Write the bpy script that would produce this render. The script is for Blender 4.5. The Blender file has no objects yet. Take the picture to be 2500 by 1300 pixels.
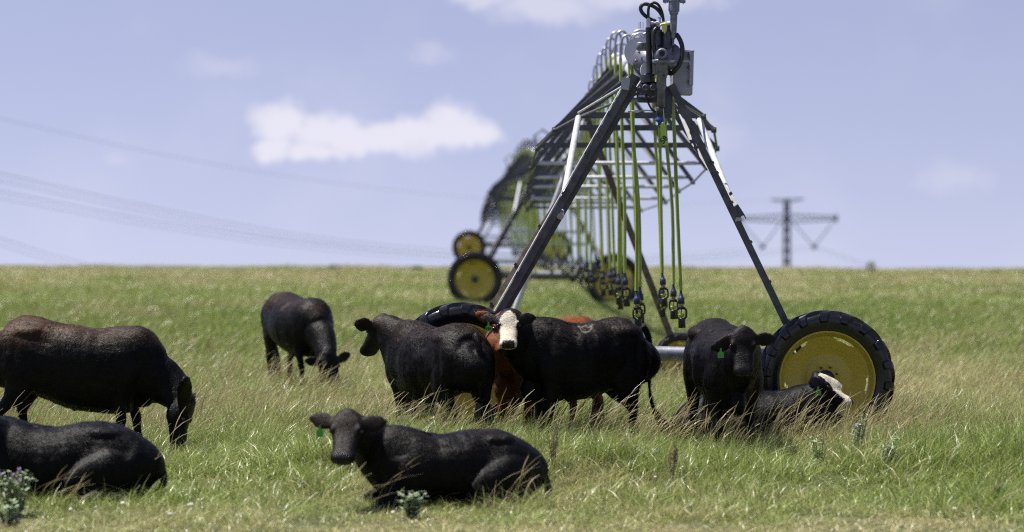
import bpy, bmesh, math, random
import numpy as np
from mathutils import Vector, Matrix, noise as mnoise

random.seed(7)
SC = bpy.context.scene
COL = SC.collection
R = math.radians
F = 7100.0            # focal length in photo pixels (2500 wide)
EYE = 2.35            # camera height
HY = 562.0            # eye-level row in the photo

def W(px, py, D):     # a photo pixel at a real distance D -> a point in metres
    return Vector(((px - 1250) / F * D, D, EYE - (py - HY) / F * D))

# ------------------------------------------------------------------ camera
cam = bpy.data.cameras.new('camera'); co = bpy.data.objects.new('camera', cam); COL.objects.link(co)
co.location = (0, 0, EYE); co.rotation_euler = (R(90), 0, 0)
cam.sensor_width = 36; cam.lens = 36 * F / 2500; cam.shift_y = -(650 - HY) / 2500
cam.clip_start = 0.5; cam.clip_end = 12000
cam.dof.use_dof = True; cam.dof.focus_distance = 31.0; cam.dof.aperture_fstop = 1.2
SC.camera = co

# ------------------------------------------------------------------ sun and sky
to_sun = Vector((-0.36, 0.10, 0.93)).normalized()
sun = bpy.data.lights.new('sun', 'SUN'); so = bpy.data.objects.new('sun', sun); COL.objects.link(so)
sun.energy = 5.0; sun.angle = R(0.53); sun.color = (1.0, 0.95, 0.87)
so.rotation_euler = (-to_sun).to_track_quat('-Z', 'Y').to_euler(); so.location = (0, 30, 40)
wd = bpy.data.worlds.new('World'); SC.world = wd; wd.use_nodes = True
wn, wl = wd.node_tree.nodes, wd.node_tree.links; wn.clear()
def N(nodes, t, **k):
    n = nodes.new(t)
    for a, b in k.items(): setattr(n, a, b)
    return n
sky = N(wn, 'ShaderNodeTexSky', sky_type='NISHITA', sun_disc=False)
sky.sun_elevation = math.asin(to_sun.z); sky.sun_rotation = math.atan2(to_sun.x, to_sun.y)
sky.altitude = 900; sky.air_density = 1.0; sky.dust_density = 0.2; sky.ozone_density = 2.5
def wm(op, a, b=None, c=None):
    n = N(wn, 'ShaderNodeMath', operation=op)
    for i, v in enumerate((a, b, c)):
        if v is None: continue
        if isinstance(v, (int, float)): n.inputs[i].default_value = v
        else: wl.new(v, n.inputs[i])
    return n.outputs[0]
tc = N(wn, 'ShaderNodeTexCoord'); sep = N(wn, 'ShaderNodeSeparateXYZ'); wl.new(tc.outputs['Generated'], sep.inputs[0])
ysafe = wm('MAXIMUM', sep.outputs[1], 0.05)
az = wm('DIVIDE', sep.outputs[0], ysafe); el = wm('DIVIDE', sep.outputs[2], ysafe); AZ0, EL0 = az, el
cmb = N(wn, 'ShaderNodeCombineXYZ'); wl.new(az, cmb.inputs[0]); wl.new(el, cmb.inputs[1])
# the pale haze at the very horizon is thin here: read the sky a little higher up
zup = N(wn, 'ShaderNodeCombineXYZ'); wl.new(sep.outputs[0], zup.inputs[0]); wl.new(sep.outputs[1], zup.inputs[1])
wl.new(wm('ADD', wm('MAXIMUM', sep.outputs[2], -0.02), 0.16), zup.inputs[2])
nrm = N(wn, 'ShaderNodeVectorMath', operation='NORMALIZE'); wl.new(zup.outputs[0], nrm.inputs[0]); wl.new(nrm.outputs[0], sky.inputs[0])
nz = N(wn, 'ShaderNodeTexNoise'); nz.inputs['Scale'].default_value = 75; nz.inputs['Detail'].default_value = 6; nz.inputs['Roughness'].default_value = .66
wl.new(cmb.outputs[0], nz.inputs['Vector'])
nz2 = N(wn, 'ShaderNodeTexNoise'); nz2.inputs['Scale'].default_value = 16; nz2.inputs['Detail'].default_value = 4
wl.new(cmb.outputs[0], nz2.inputs['Vector'])
wz = N(wn, 'ShaderNodeTexNoise'); wz.inputs['Scale'].default_value = 95; wz.inputs['Detail'].default_value = 6; wz.inputs['Roughness'].default_value = .62
wl.new(cmb.outputs[0], wz.inputs['Vector']); wsp = N(wn, 'ShaderNodeSeparateColor'); wl.new(wz.outputs['Color'], wsp.inputs[0])
az = wm('ADD', AZ0, wm('MULTIPLY', wm('SUBTRACT', wsp.outputs[0], .5), .015)); el = wm('ADD', EL0, wm('MULTIPLY', wm('SUBTRACT', wsp.outputs[1], .5), .011))
def blob(cx, cy, rx, ry, k=1.0):       # an angular ellipse of cloud (azimuth, elevation)
    dx = wm('DIVIDE', wm('SUBTRACT', az, (cx - 1250) / F), rx / F)
    dy = wm('DIVIDE', wm('SUBTRACT', el, (HY - cy) / F), ry / F)
    d = wm('SQRT', wm('ADD', wm('MULTIPLY', dx, dx), wm('MULTIPLY', dy, dy)))
    return wm('MULTIPLY', wm('SUBTRACT', 1.0, d), k)
acc = None
for b in ((690, 300, 95, 72), (800, 325, 150, 62), (960, 330, 170, 55), (1100, 308, 105, 68), (1165, 325, 70, 40), (660, 362, 70, 40), (760, 370, 120, 28), (880, 338, 150, 50), (1030, 325, 120, 52)):
    v = blob(*b); acc = v if acc is None else wm('MAXIMUM', acc, v)
m1 = wm('ADD', acc, wm('MULTIPLY', wm('SUBTRACT', nz.outputs['Fac'], .5), 1.15))
def smooth(v, a, b):
    n = N(wn, 'ShaderNodeMapRange', interpolation_type='SMOOTHSTEP'); wl.new(v, n.inputs['Value'])
    n.inputs['From Min'].default_value = a; n.inputs['From Max'].default_value = b; return n.outputs[0]
c1 = wm('MULTIPLY', smooth(m1, -0.10, 0.62), 0.90)
acc2 = None
for b in ((1330, 15, 210, 62), (1560, -10, 260, 55), (1180, -5, 120, 40)):
    v = blob(*b); acc2 = v if acc2 is None else wm('MAXIMUM', acc2, v)
c2 = wm('MULTIPLY', smooth(wm('ADD', acc2, wm('MULTIPLY', wm('SUBTRACT', nz.outputs['Fac'], .5), 1.0)), -0.05, 0.75), 0.55)
acc3 = None
for b in ((545, 160, 130, 42), (1050, 135, 90, 40), (290, 385, 60, 34), (2330, 440, 120, 60), (1700, 340, 160, 90)):
    v = blob(*b); acc3 = v if acc3 is None else wm('MAXIMUM', acc3, v)
c3 = wm('MULTIPLY', smooth(wm('ADD', acc3, wm('MULTIPLY', wm('SUBTRACT', nz.outputs['Fac'], .5), 0.8)), 0.0, 0.9), 0.24)
c4 = wm('MULTIPLY', smooth(nz2.outputs['Fac'], 0.45, 0.8), 0.16)
cl = wm('MAXIMUM', wm('MAXIMUM', c1, c2), wm('MAXIMUM', c3, c4))
tint = N(wn, 'ShaderNodeMix', data_type='RGBA', blend_type='MULTIPLY'); tint.inputs[0].default_value = 1
SKYTINT = (1.56, 1.07, 0.98, 1)
tint.inputs['B'].default_value = SKYTINT; wl.new(sky.outputs[0], tint.inputs['A'])
mix = N(wn, 'ShaderNodeMix', data_type='RGBA'); wl.new(cl, mix.inputs[0]); wl.new(tint.outputs['Result'], mix.inputs['A'])
mix.inputs['B'].default_value = (6.3, 6.15, 6.9, 1)
bg = N(wn, 'ShaderNodeBackground'); bg.inputs['Strength'].default_value = 0.07
wl.new(mix.outputs['Result'], bg.inputs['Color'])
wo = N(wn, 'ShaderNodeOutputWorld'); wl.new(bg.outputs[0], wo.inputs[0])

SC.render.engine = 'CYCLES'
SC.cycles.use_denoising = False; SC.cycles.filter_width = 1.15; SC.cycles.use_adaptive_sampling = False
SC.cycles.max_bounces = 6; SC.cycles.transparent_max_bounces = 4
SC.cycles.sample_clamp_indirect = 4
SC.view_settings.view_transform = 'Standard'; SC.view_settings.look = 'None'
SC.view_settings.exposure = 0.95; SC.view_settings.gamma = 1

# ------------------------------------------------------------------ materials
def mat(name, col, rough=.6, metal=0.0, var=0.0, vscale=8.0, bump=0.0, bscale=60.0, spec=.5, col2=None, coat=0, thresh=None, sheen=0):
    m = bpy.data.materials.new(name); m.use_nodes = True
    nt = m.node_tree; n, l = nt.nodes, nt.links; p = n['Principled BSDF']
    p.inputs['Base Color'].default_value = (*col, 1); p.inputs['Roughness'].default_value = rough
    p.inputs['Metallic'].default_value = metal; p.inputs['Specular IOR Level'].default_value = spec
    p.inputs['Coat Weight'].default_value = coat; p.inputs['Sheen Weight'].default_value = sheen
    t = n.new('ShaderNodeTexCoord')
    if var or col2:
        z = n.new('ShaderNodeTexNoise'); z.inputs['Scale'].default_value = vscale; z.inputs['Detail'].default_value = 6
        l.new(t.outputs['Object'], z.inputs['Vector'])
        r = n.new('ShaderNodeValToRGB'); l.new(z.outputs['Fac'], r.inputs[0])
        lo, hi = thresh or (.35, .65)
        r.color_ramp.elements[0].position = lo; r.color_ramp.elements[1].position = hi
        c0 = tuple(max(0, c * (1 - var)) for c in col); c1 = col2 or tuple(min(1, c * (1 + var)) for c in col)
        r.color_ramp.elements[0].color = (*c0, 1); r.color_ramp.elements[1].color = (*c1, 1)
        l.new(r.outputs[0], p.inputs['Base Color'])
    if bump:
        z = n.new('ShaderNodeTexNoise'); z.inputs['Scale'].default_value = bscale; z.inputs['Detail'].default_value = 4
        l.new(t.outputs['Object'], z.inputs['Vector'])
        b = n.new('ShaderNodeBump'); b.inputs['Strength'].default_value = bump; b.inputs['Distance'].default_value = .01
        l.new(z.outputs['Fac'], b.inputs['Height']); l.new(b.outputs[0], p.inputs['Normal'])
    return m
GALV = mat('galvanized_steel', (.30, .31, .35), .42, .75, .22, 14, .12, 40)
GALVL = mat('pale_galvanized_tube', (.52, .53, .58), .45, .35, .15, 10, .1, 40)
ANGLE = mat('weathered_angle_iron', (.085, .087, .10), .55, .22, .3, 9, .1, 50)
RUSTY = mat('rusty_angle_iron', (.11, .085, .07), .6, .3, .35, 9, .1, 50)
PIPE = mat('pale_pipe', (.50, .51, .56), .38, .1, .1, 6, .05, 30)
CAST = mat('grey_cast_fitting', (.17, .18, .23), .42, .35, .25, 20, .15, 60)
CASTD = mat('dark_cast_fitting', (.055, .058, .075), .45, .3, .3, 20, .15, 60)
BOXG = mat('grey_enclosure_paint', (.34, .35, .41), .45, 0, .06, 5, 0)
BLK = mat('black_hose_rubber', (.012, .012, .014), .42, 0, .3, 30, .3, 80)
PLAST = mat('black_plastic', (.012, .012, .013), .4)
NAVY = mat('navy_plastic', (.022, .024, .06), .35)
TAN = mat('tan_plastic', (.42, .30, .18), .5)
LIME = mat('lime_plate', (.42, .48, .06), .5)
HOSE = mat('green_hose_rubber', (.27, .35, .045), .45, 0, .18, 3, 0)
YCAP = mat('yellow_cap_plastic', (.62, .62, .16), .45)
BLUE = mat('blue_plastic', (.03, .07, .26), .4)
TAGG = mat('green_tag_plastic', (.07, .30, .03), .5)
INK = mat('black_ink', (.01, .01, .01), .7)
TYRE = mat('tyre_rubber', (.008, .008, .012), .18, 0, .35, 7, .12, 40, spec=.5, col2=(.022, .020, .018), thresh=(.55, .8))
RIM = mat('yellow_rim_paint', (.60, .47, .035), .38, 0, .12, 3, .04, 20, col2=(.54, .41, .06))
STONE = mat('white_stone', (.7, .68, .64), .8, 0, .1, 30, .3, 40)

# ------------------------------------------------------------------ object helpers
def tag(o, label=None, cat=None, group=None, kind=None):
    for k, v in (('label', label), ('category', cat), ('group', group), ('kind', kind)):
        if v: o[k] = v
    return o
def empty(name, loc, rot=(0, 0, 0)):
    o = bpy.data.objects.new(name, None); COL.objects.link(o); o.location = loc; o.rotation_euler = rot
    o.empty_display_size = .2
    return o
class MB:
    """collects shapes into one mesh, several material slots"""
    def __init__(s): s.v = []; s.f = []; s.m = []; s.sm = []
    def add(s, vs, fs, mi=0, smooth=False):
        o = len(s.v); s.v += [tuple(v) for v in vs]
        for f in fs: s.f.append([i + o for i in f]); s.m.append(mi); s.sm.append(smooth)
    def box(s, c, d, rot=None, mi=0):
        c = Vector(c); h = Vector(d) / 2; q = rot or Matrix.Identity(3)
        vs = [c + q @ Vector((x * h.x, y * h.y, z * h.z)) for x in (-1, 1) for y in (-1, 1) for z in (-1, 1)]
        s.add(vs, [(0, 1, 3, 2), (4, 6, 7, 5), (0, 4, 5, 1), (2, 3, 7, 6), (0, 2, 6, 4), (1, 5, 7, 3)], mi)
    def tube(s, pts, r, n=8, mi=0, cap=True, up=None):
        pts = [Vector(p) for p in pts]; k = len(pts); rr = r if isinstance(r, (list, tuple)) else [r] * k
        vs = []; ref = None
        for i, p in enumerate(pts):
            t = (pts[min(i + 1, k - 1)] - pts[max(i - 1, 0)])
            if t.length < 1e-9: t = Vector((0, 0, 1))
            t.normalize()
            if ref is None:
                ref = Vector(up) if up else (Vector((0, 0, 1)) if abs(t.z) < .9 else Vector((1, 0, 0)))
            a = t.cross(ref)
            if a.length < 1e-6: a = t.orthogonal()
            a.normalize(); b = a.cross(t).normalized(); ref = b
            for j in range(n):
                th = 2 * math.pi * j / n
                vs.append(p + (a * math.cos(th) + b * math.sin(th)) * rr[i])
        fs = [(i * n + j, (i + 1) * n + j, (i + 1) * n + (j + 1) % n, i * n + (j + 1) % n) for i in range(k - 1) for j in range(n)]
        s.add(vs, fs, mi, True)
        if cap:
            o = len(s.v); s.add([vs[j] for j in range(n)], [tuple(range(n))], mi)
            s.add([vs[(k - 1) * n + j] for j in range(n)], [tuple(reversed(range(n)))], mi)
    def lathe(s, prof, o=(0, 0, 0), axis='z', n=24, mi=0, smooth=True, close=False):
        """prof: (radius, height) pairs"""
        o = Vector(o); vs = []; k = len(prof)
        for r, h in prof:
            for j in range(n):
                th = 2 * math.pi * j / n; c, d = r * math.cos(th), r * math.sin(th)
                vs.append(o + (Vector((c, d, h)) if axis == 'z' else Vector((c, h, d)) if axis == 'y' else Vector((h, c, d))))
        lim = k if close else k - 1
        fs = [(i * n + j, i * n + (j + 1) % n, ((i + 1) % k) * n + (j + 1) % n, ((i + 1) % k) * n + j) for i in range(lim) for j in range(n)]
        if axis == 'y': fs = [f[::-1] for f in fs]
        s.add(vs, fs, mi, smooth)
    def angle(s, a, b, w=.08, t=.008, up=(0, -1, 0), mi=0, flip=1):
        """an L section bar from a to b: one leaf faces along up, the other stands off it"""
        a, b = Vector(a), Vector(b); d = (b - a); L = d.length; d.normalize()
        u = Vector(up); u = (u - d * u.dot(d)).normalized(); sd = d.cross(u) * flip
        q = Matrix((d, u, sd)).transposed(); c = (a + b) / 2
        s.box(c + sd * 0, (L, t, w), q, mi)
        s.box(c - u * (w / 2 + t * .5) + sd * (w / 2 - t / 2), (L, w, t), q, mi)
    def build(s, name, mats, parent=None, bevel=0):
        me = bpy.data.meshes.new(name); me.from_pydata(s.v, [], s.f)
        for m in (mats if isinstance(mats, (list, tuple)) else [mats]): me.materials.append(m)
        me.polygons.foreach_set('material_index', s.m); me.polygons.foreach_set('use_smooth', s.sm); me.update()
        o = bpy.data.objects.new(name, me); COL.objects.link(o)
        if parent: o.parent = parent
        if bevel:
            b = o.modifiers.new('bevel', 'BEVEL'); b.width = bevel; b.segments = 2; b.limit_method = 'ANGLE'
        return o
def cr(pts, sub):                     # Catmull-Rom through rows of numbers
    P = np.array(pts, float); out = []
    for i in range(len(P) - 1):
        p0, p1, p2, p3 = P[max(i - 1, 0)], P[i], P[i + 1], P[min(i + 2, len(P) - 1)]
        for k in range(sub):
            t = k / sub
            out.append(.5 * (2 * p1 + (p2 - p0) * t + (2 * p0 - 5 * p1 + 4 * p2 - p3) * t * t + (3 * p1 - p0 - 3 * p2 + p3) * t ** 3))
    out.append(P[-1]); return np.array(out)

# ------------------------------------------------------------------ ground
def sst(a, b, x):
    t = min(1, max(0, (x - a) / (b - a))); return t * t * (3 - 2 * t)
def gz(x, y):
    z = 0.34 * sst(60, 135, y) - 0.0026 * max(-60, min(60, x)) * sst(60, 135, y)
    if y > 138: z -= 0.021 * (y - 138) * min(1, (y - 138) / 30)
    z += .17 * sst(25.8, 27.4, y) * (1 - sst(28.4, 29.8, y)) * sst(-2.9, -1.6, x) * (1 - .75 * sst(1.0, 1.9, x) * (1 - .8 * sst(2.9, 3.4, x))) - .04 * sst(30, 31, y) * (1 - sst(38, 46, y))
    z += 0.03 * mnoise.noise(Vector((x * .25, y * .12, 3.1))) + (.05 * sst(50, 80, y) + .10 * sst(95, 130, y)) * mnoise.noise(Vector((x * .08, y * .05, 9.1)))
    return z
ys = list(np.arange(-6, 60, .8)) + list(np.arange(60, 170, 2.0)) + [175, 190, 210, 240, 280, 340, 420, 520, 650, 900, 1300, 1900, 3000]
xs = [-1800, -900, -400, -200, -120, -80] + list(np.arange(-60, -16, 4)) + list(np.arange(-16, 16.1, .8)) + list(np.arange(20, 61, 4)) + [80, 120, 200, 400, 900, 1800]
g = MB(); g.add([(x, y, gz(x, y)) for y in ys for x in xs], [(j * len(xs) + i, j * len(xs) + i + 1, (j + 1) * len(xs) + i + 1, (j + 1) * len(xs) + i) for j in range(len(ys) - 1) for i in range(len(xs) - 1)], 0, True)
gm = bpy.data.materials.new('pasture_soil'); gm.use_nodes = True
gn, glk = gm.node_tree.nodes, gm.node_tree.links; gp = gn['Principled BSDF']; gp.inputs['Roughness'].default_value = .95
gt = gn.new('ShaderNodeTexCoord')
def gnoise(sc, lo, hi, c0, c1):
    z = gn.new('ShaderNodeTexNoise'); z.inputs['Scale'].default_value = sc; z.inputs['Detail'].default_value = 8; z.inputs['Roughness'].default_value = .65
    glk.new(gt.outputs['Object'], z.inputs['Vector']); r = gn.new('ShaderNodeValToRGB'); glk.new(z.outputs['Fac'], r.inputs[0])
    r.color_ramp.elements[0].position = lo; r.color_ramp.elements[1].position = hi
    r.color_ramp.elements[0].color = (*c0, 1); r.color_ramp.elements[1].color = (*c1, 1); return r.outputs[0]
ga = gnoise(.35, .4, .62, (.05, .075, .018), (.11, .10, .035)); gb = gnoise(14, .35, .7, (.35, .35, .35), (1, 1, 1))
gx = gn.new('ShaderNodeMix'); gx.data_type = 'RGBA'; gx.blend_type = 'MULTIPLY'; gx.inputs[0].default_value = 1
glk.new(ga, gx.inputs['A']); glk.new(gb, gx.inputs['B']); glk.new(gx.outputs['Result'], gp.inputs['Base Color'])
tag(g.build('ground', gm), kind='structure')

# ------------------------------------------------------------------ wheels
def make_wheel(parent, loc, Rr=.75, w=.30, det=True, big=True):
    """axis along local y; front face at -y. wheel > tyre, rim"""
    e = empty('wheel', loc); e.parent = parent
    k = Rr / .75; t = MB(); n = 96 if det else 48
    prof = [(.515, -.10), (.53, -.135), (.60, -.150), (.67, -.150), (.705, -.125), (.715, -.06), (.718, 0), (.715, .06), (.705, .125), (.67, .150), (.60, .150), (.53, .135), (.515, .10)]
    t.lathe([(a * k, b * w / .30) for a, b in prof], (0, 0, 0), 'y', n, close=True)
    nl = 18
    for i in range(nl):
        for sgn in (-1, 1):
            th0 = 2 * math.pi * (i + (.5 if sgn > 0 else 0)) / nl
            rows = []
            LP = ((0, .752, .70), (.04, .753, .70), (.08, .751, .70), (.112, .745, .69), (.138, .730, .67), (.158, .703, .65), (.170, .668, .625), (.172, .640, .62))
            for q, (yy, rt, rb) in enumerate(LP):       # a lug runs from the centre line out over the shoulder, slanting
                u = q / 7; y = sgn * yy * w / .30; th = th0 + .26 * min(1, yy / .14)
                rt *= k; rb *= k; hw = (.044 + .020 * min(1, yy / .13)) * (1 if q < 6 else .8) * k; row = []
                for j, (rad, da) in enumerate(((rb, -hw / .72), (rt, -hw * .74 / .72), (rt, hw * .74 / .72), (rb, hw / .72))):
                    yl = y if j in (1, 2) else y - sgn * .02 * min(1, max(0, yy - .1) / .05)
                    row.append((rad * math.cos(th + da / k), yl, rad * math.sin(th + da / k)))
                rows.append(row)
            vs = [p for r_ in rows for p in r_]; fs = []
            for q in range(len(rows) - 1):
                for j in range(3):
                    f = (q * 4 + j, q * 4 + j + 1, (q + 1) * 4 + j + 1, (q + 1) * 4 + j)
                    fs.append(f if sgn < 0 else f[::-1])
            fs.append((0, 1, 2, 3) if sgn > 0 else (3, 2, 1, 0)); e4 = (len(rows) - 1) * 4
            fs.append((e4 + 3, e4 + 2, e4 + 1, e4) if sgn > 0 else (e4, e4 + 1, e4 + 2, e4 + 3))
            t.add(vs, fs, 0, False)
    ty = t.build('tyre', TYRE, e)
    if det: 
        b = ty.modifiers.new('bevel', 'BEVEL'); b.width = .010; b.segments = 2; b.limit_method = 'ANGLE'; b.angle_limit = R(30)
    m = MB()
    rp = [(.522, -.118), (.535, -.128), (.522, -.138), (.508, -.128), (.500, -.075), (.470, -.065), (.470, .075), (.508, .128), (.522, .138)]
    m.lathe([(a * k, b * w / .30) for a, b in rp], (0, 0, 0), 'y', n)
    # dished disc with curved slots near the rim
    radii = [.49, .468, .452, .436, .30, .235, .228, .15, .10, .0005]
    ydep = [-.072, -.062, -.058, -.052, .0, .02, .012, .02, .02, .02]
    segs = 96; vs = []
    for r_, y in zip(radii, ydep):
        for j in range(segs): vs.append((r_ * k * math.cos(2 * math.pi * j / segs), y, r_ * k * math.sin(2 * math.pi * j / segs)))
    slots = [(8, 15), (58, 62), (57, 64), (20, 28), (44, 50), (88, 95)] if False else [(19, 27), (37, 44), (55, 62), (73, 80), (0, 7)]
    fs = []
    for i in range(len(radii) - 1):
        for j in range(segs):
            if i == 1 and any(a <= j < b for a, b in slots): continue
            if i == 2 and any(a + 1 <= j < b - 1 for a, b in slots): continue
            fs.append((i * segs + j, i * segs + (j + 1) % segs, (i + 1) * segs + (j + 1) % segs, (i + 1) * segs + j))
    m.add(vs, fs, 0, True)
    m.build('rim', RIM, e)
    h = MB(); h.lathe([(.0005, -.05), (.055, -.05), (.075, -.03), (.075, .0), (.095, .005), (.095, .045), (.0005, .05)], (0, 0, 0), 'y', 20)
    for j in range(8):
        a = 2 * math.pi * j / 8; h.lathe([(.0005, -.018), (.012, -.018), (.012, .02)], (.13 * math.cos(a), 0, .13 * math.sin(a)), 'y', 6)
    h.build('hub', CASTD, e)
    return e

# ------------------------------------------------------------------ irrigation machine
irr = empty('irrigation_machine', (0, 32, 0))
tag(irr, 'long galvanized pivot irrigation machine on yellow rimmed wheels with green drop hoses', 'irrigation machine')
irr_off = Vector((0, 32, 0))
towers = [(1.43, 32.0, R(1.25), .060), (.93, 84.0, R(.6), .0), (.0, 136.0, R(.3), .42), (-.75, 188.0, 0, .2)]
def tower_matrix(i):
    x, y, roll, dz = towers[i]
    return Matrix.Translation(Vector((x, y, gz(x, y) + dz)) - irr_off) @ Matrix.Rotation(roll, 4, 'Y')
def top_of(i): return (tower_matrix(i) @ Vector((0, 0, 4.10)))
def xf(M, b):
    b.v = [tuple(M @ Vector(v)) for v in b.v]; return b
def sub_empty_matrix(M, child):
    child.matrix_local = M @ child.matrix_local if False else M
def build_tower(i):
    M = tower_matrix(i); det = i == 0
    for sx in (-1, 1):
        wh = make_wheel(irr, (0, 0, 0), .75 if i == 0 else .80, .30, det=(i < 2))
        spin = Matrix.Rotation(R(17 * sx + 40 * i + (8 if sx < 0 else 3)), 4, 'Y')
        wh.matrix_local = M @ Matrix.Translation((2.01 * sx, 0, .75 if i == 0 else .80)) @ (spin if sx > 0 else Matrix.Rotation(R(-12), 4, 'Y') )
        gbx = MB(); gbx.lathe([(.0005, .06), (.10, .06), (.13, .10), (.13, .22), (.08, .26), (.0005, .26)], (2.01 * sx, 0, .75), 'y', 20)
        gbx.box((2.01 * sx - .12 * sx, .30, .86), (.22, .16, .22))
        xf(M, gbx).build('gearbox', CAST, irr)
    b = MB(); b.tube([(-1.95, .36, .97), (1.95, .36, .97)], .083, 24); xf(M, b).build('base_beam', GALV, irr)
    # legs: front pair and rear pair meeting at the pipe
    def L(a, c, w, m=ANGLE, f=1, nm='leg', edge=0):
        q = MB(); q.angle(a, c, w, .009, (0, -1, 0), 0, f)
        d = (Vector(c) - Vector(a)); nn = 7
        for j in range(1, nn):           # bolt clips along the edge
            p = Vector(a) + d * (j / nn) + Vector((0, -.012, 0)) + d.cross(Vector((0, -1, 0))).normalized() * f * (w * .45)
            q.box(p, (.034, .02, .034), Matrix.Rotation(.6 * f, 3, 'Y'))
        lg_ = xf(M, q).build(nm, m, irr)
        if edge:  # pale strip added as the sunlit highlight along the leg's upper edge
            q = MB(); dn = d.normalized(); u_ = Vector((0, -1, 0)); sd = dn.cross(u_) * f; off = sd * (w * .5 + .014) + Vector((0, -.004, 0))
            qq = Matrix((dn, (u_ * .45 + sd * .9).normalized(), dn.cross((u_ * .45 + sd * .9).normalized()))).transposed()
            q.box((Vector(a) + Vector(c)) / 2 + off, (d.length * .97, .006, edge), qq); xf(M, q).build('leg_edge', GALVL, lg_)
    L((-.17, .02, 4.05), (-1.86, .30, .92), .080, ANGLE, 1, edge=.015)
    L((-.10, .10, 4.02), (-1.80, .42, .94), .075, ANGLE, 1)
    L((.24, .02, 3.95), (1.80, .30, .92), .078, ANGLE, -1)
    L((.10, 1.9, 4.15), (1.05, .12, 2.52), .075, ANGLE, -1)
    L((-.06, 3.0, 4.15), (-1.95, 1.0, 1.0), .055, RUSTY, 1)
    if i: L((.12, 3.0, 4.15), (1.95, 1.0, 1.0), .085, RUSTY, -1)
    # tube braces from the legs up to the first truss tips, cross bar between the legs
    u = MB(); u.tube([(-.95, .15, 2.47), (-.72, 2.6, 3.66)], .038, 12); xf(M, u).build('brace_tube', GALVL, irr)
    u = MB(); u.tube([(1.02, .15, 2.47), (.72, 2.6, 3.66)], .038, 12); xf(M, u).build('brace_tube', GALVL, irr)
    u = MB(); u.box((-.0, .9, 2.0 - 1.15), (3.2, .09, .10)); 
    xf(M, u).build('skid_bar', RUSTY if not det else ANGLE, irr) if i else None
    if i:
        u = MB(); u.box((0, .05, 1.32), (3.3, .05, .09)); u.box((.1, .05, 1.85), (2.3, .05, .08)); u.box((.1, .05, 2.2), (2.2, .05, .08)); xf(M, u).build('cross_bar', GALVL, irr)
        u = MB(); u.box((.28, 0, 4.25), (.45, .3, .62)); u.lathe([(.0005, 0), (.16, 0), (.18, .1), (.16, .35), (.0005, .35)], (-.1, 0, 4.4), 'z', 16)
        u.tube([(-.2, 0, 4.6), (-.35, 0, 4.95), (-.1, 0, 5.15), (.15, 0, 4.95), (.12, 0, 4.6)], .03, 8, 0)
        xf(M, u).build('control_box', CASTD, irr)
# spans ------------------------------------------------------
ST_U = [2.7, 5.2, 8.0, 11.6, 15.3, 19.2, 23.1]
ST_W = [.74, 1.02, 1.24, 1.32, 1.34, 1.34, 1.34]
ST_D = [.50, .76, 1.16, 1.56, 1.73, 1.75, 1.7]       # depth of the tips under the pipe
def pipe_pt(i, u):
    a, b = top_of(i), top_of(i + 1); L = (b - a).length; t = u / L
    p = a.lerp(b, t)
    if i == 0:                       # the long first span crowns early, then runs down towards the next tower
        p.z += .72 * sst(0, .24, t) - .85 * sst(.30, .66, t) + .13 * sst(.66, 1, t); p.x += .30 * math.sin(math.pi * min(1, t * 1.05)) 
    else: p.z += 0.75 * 4 * t * (1 - t)
    return p
def make_sprinkler_mesh():
    s = MB()
    s.lathe([(.0005, 0), (.013, 0), (.016, -.03), (.030, -.075), (.040, -.085), (.040, -.15), (.0005, -.152)], (0, 0, 0), 'z', 12, 0)
    s.lathe([(.028, -.150), (.026, -.185), (.0005, -.186)], (0, 0, 0), 'z', 12, 1)
    s.lathe([(.0005, -.183), (.055, -.188), (.045, -.20), (.035, -.215), (.0005, -.216)], (0, 0, 0), 'z', 12, 2)
    ring = [(-.030, 0, -.206), (-.052, 0, -.216), (-.056, 0, -.26), (-.053, 0, -.302), (-.028, 0, -.322)]
    for sg in (-1, 1): s.tube([(sg * x, y, z) for x, y, z in ring], .0125, 8, 2)
    s.tube([(0, 0, -.215), (0, 0, -.32)], .005, 6, 2)
    s.lathe([(.0005, -.262), (.036, -.266), (.04, -.275), (.02, -.30), (.0005, -.302)], (0, 0, 0), 'z', 12, 3)
    s.lathe([(.0005, -.312), (.040, -.316), (.042, -.33), (.042, -.425), (.0005, -.427)], (0, 0, 0), 'z', 14, 2)
    return s
SPR = None
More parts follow.
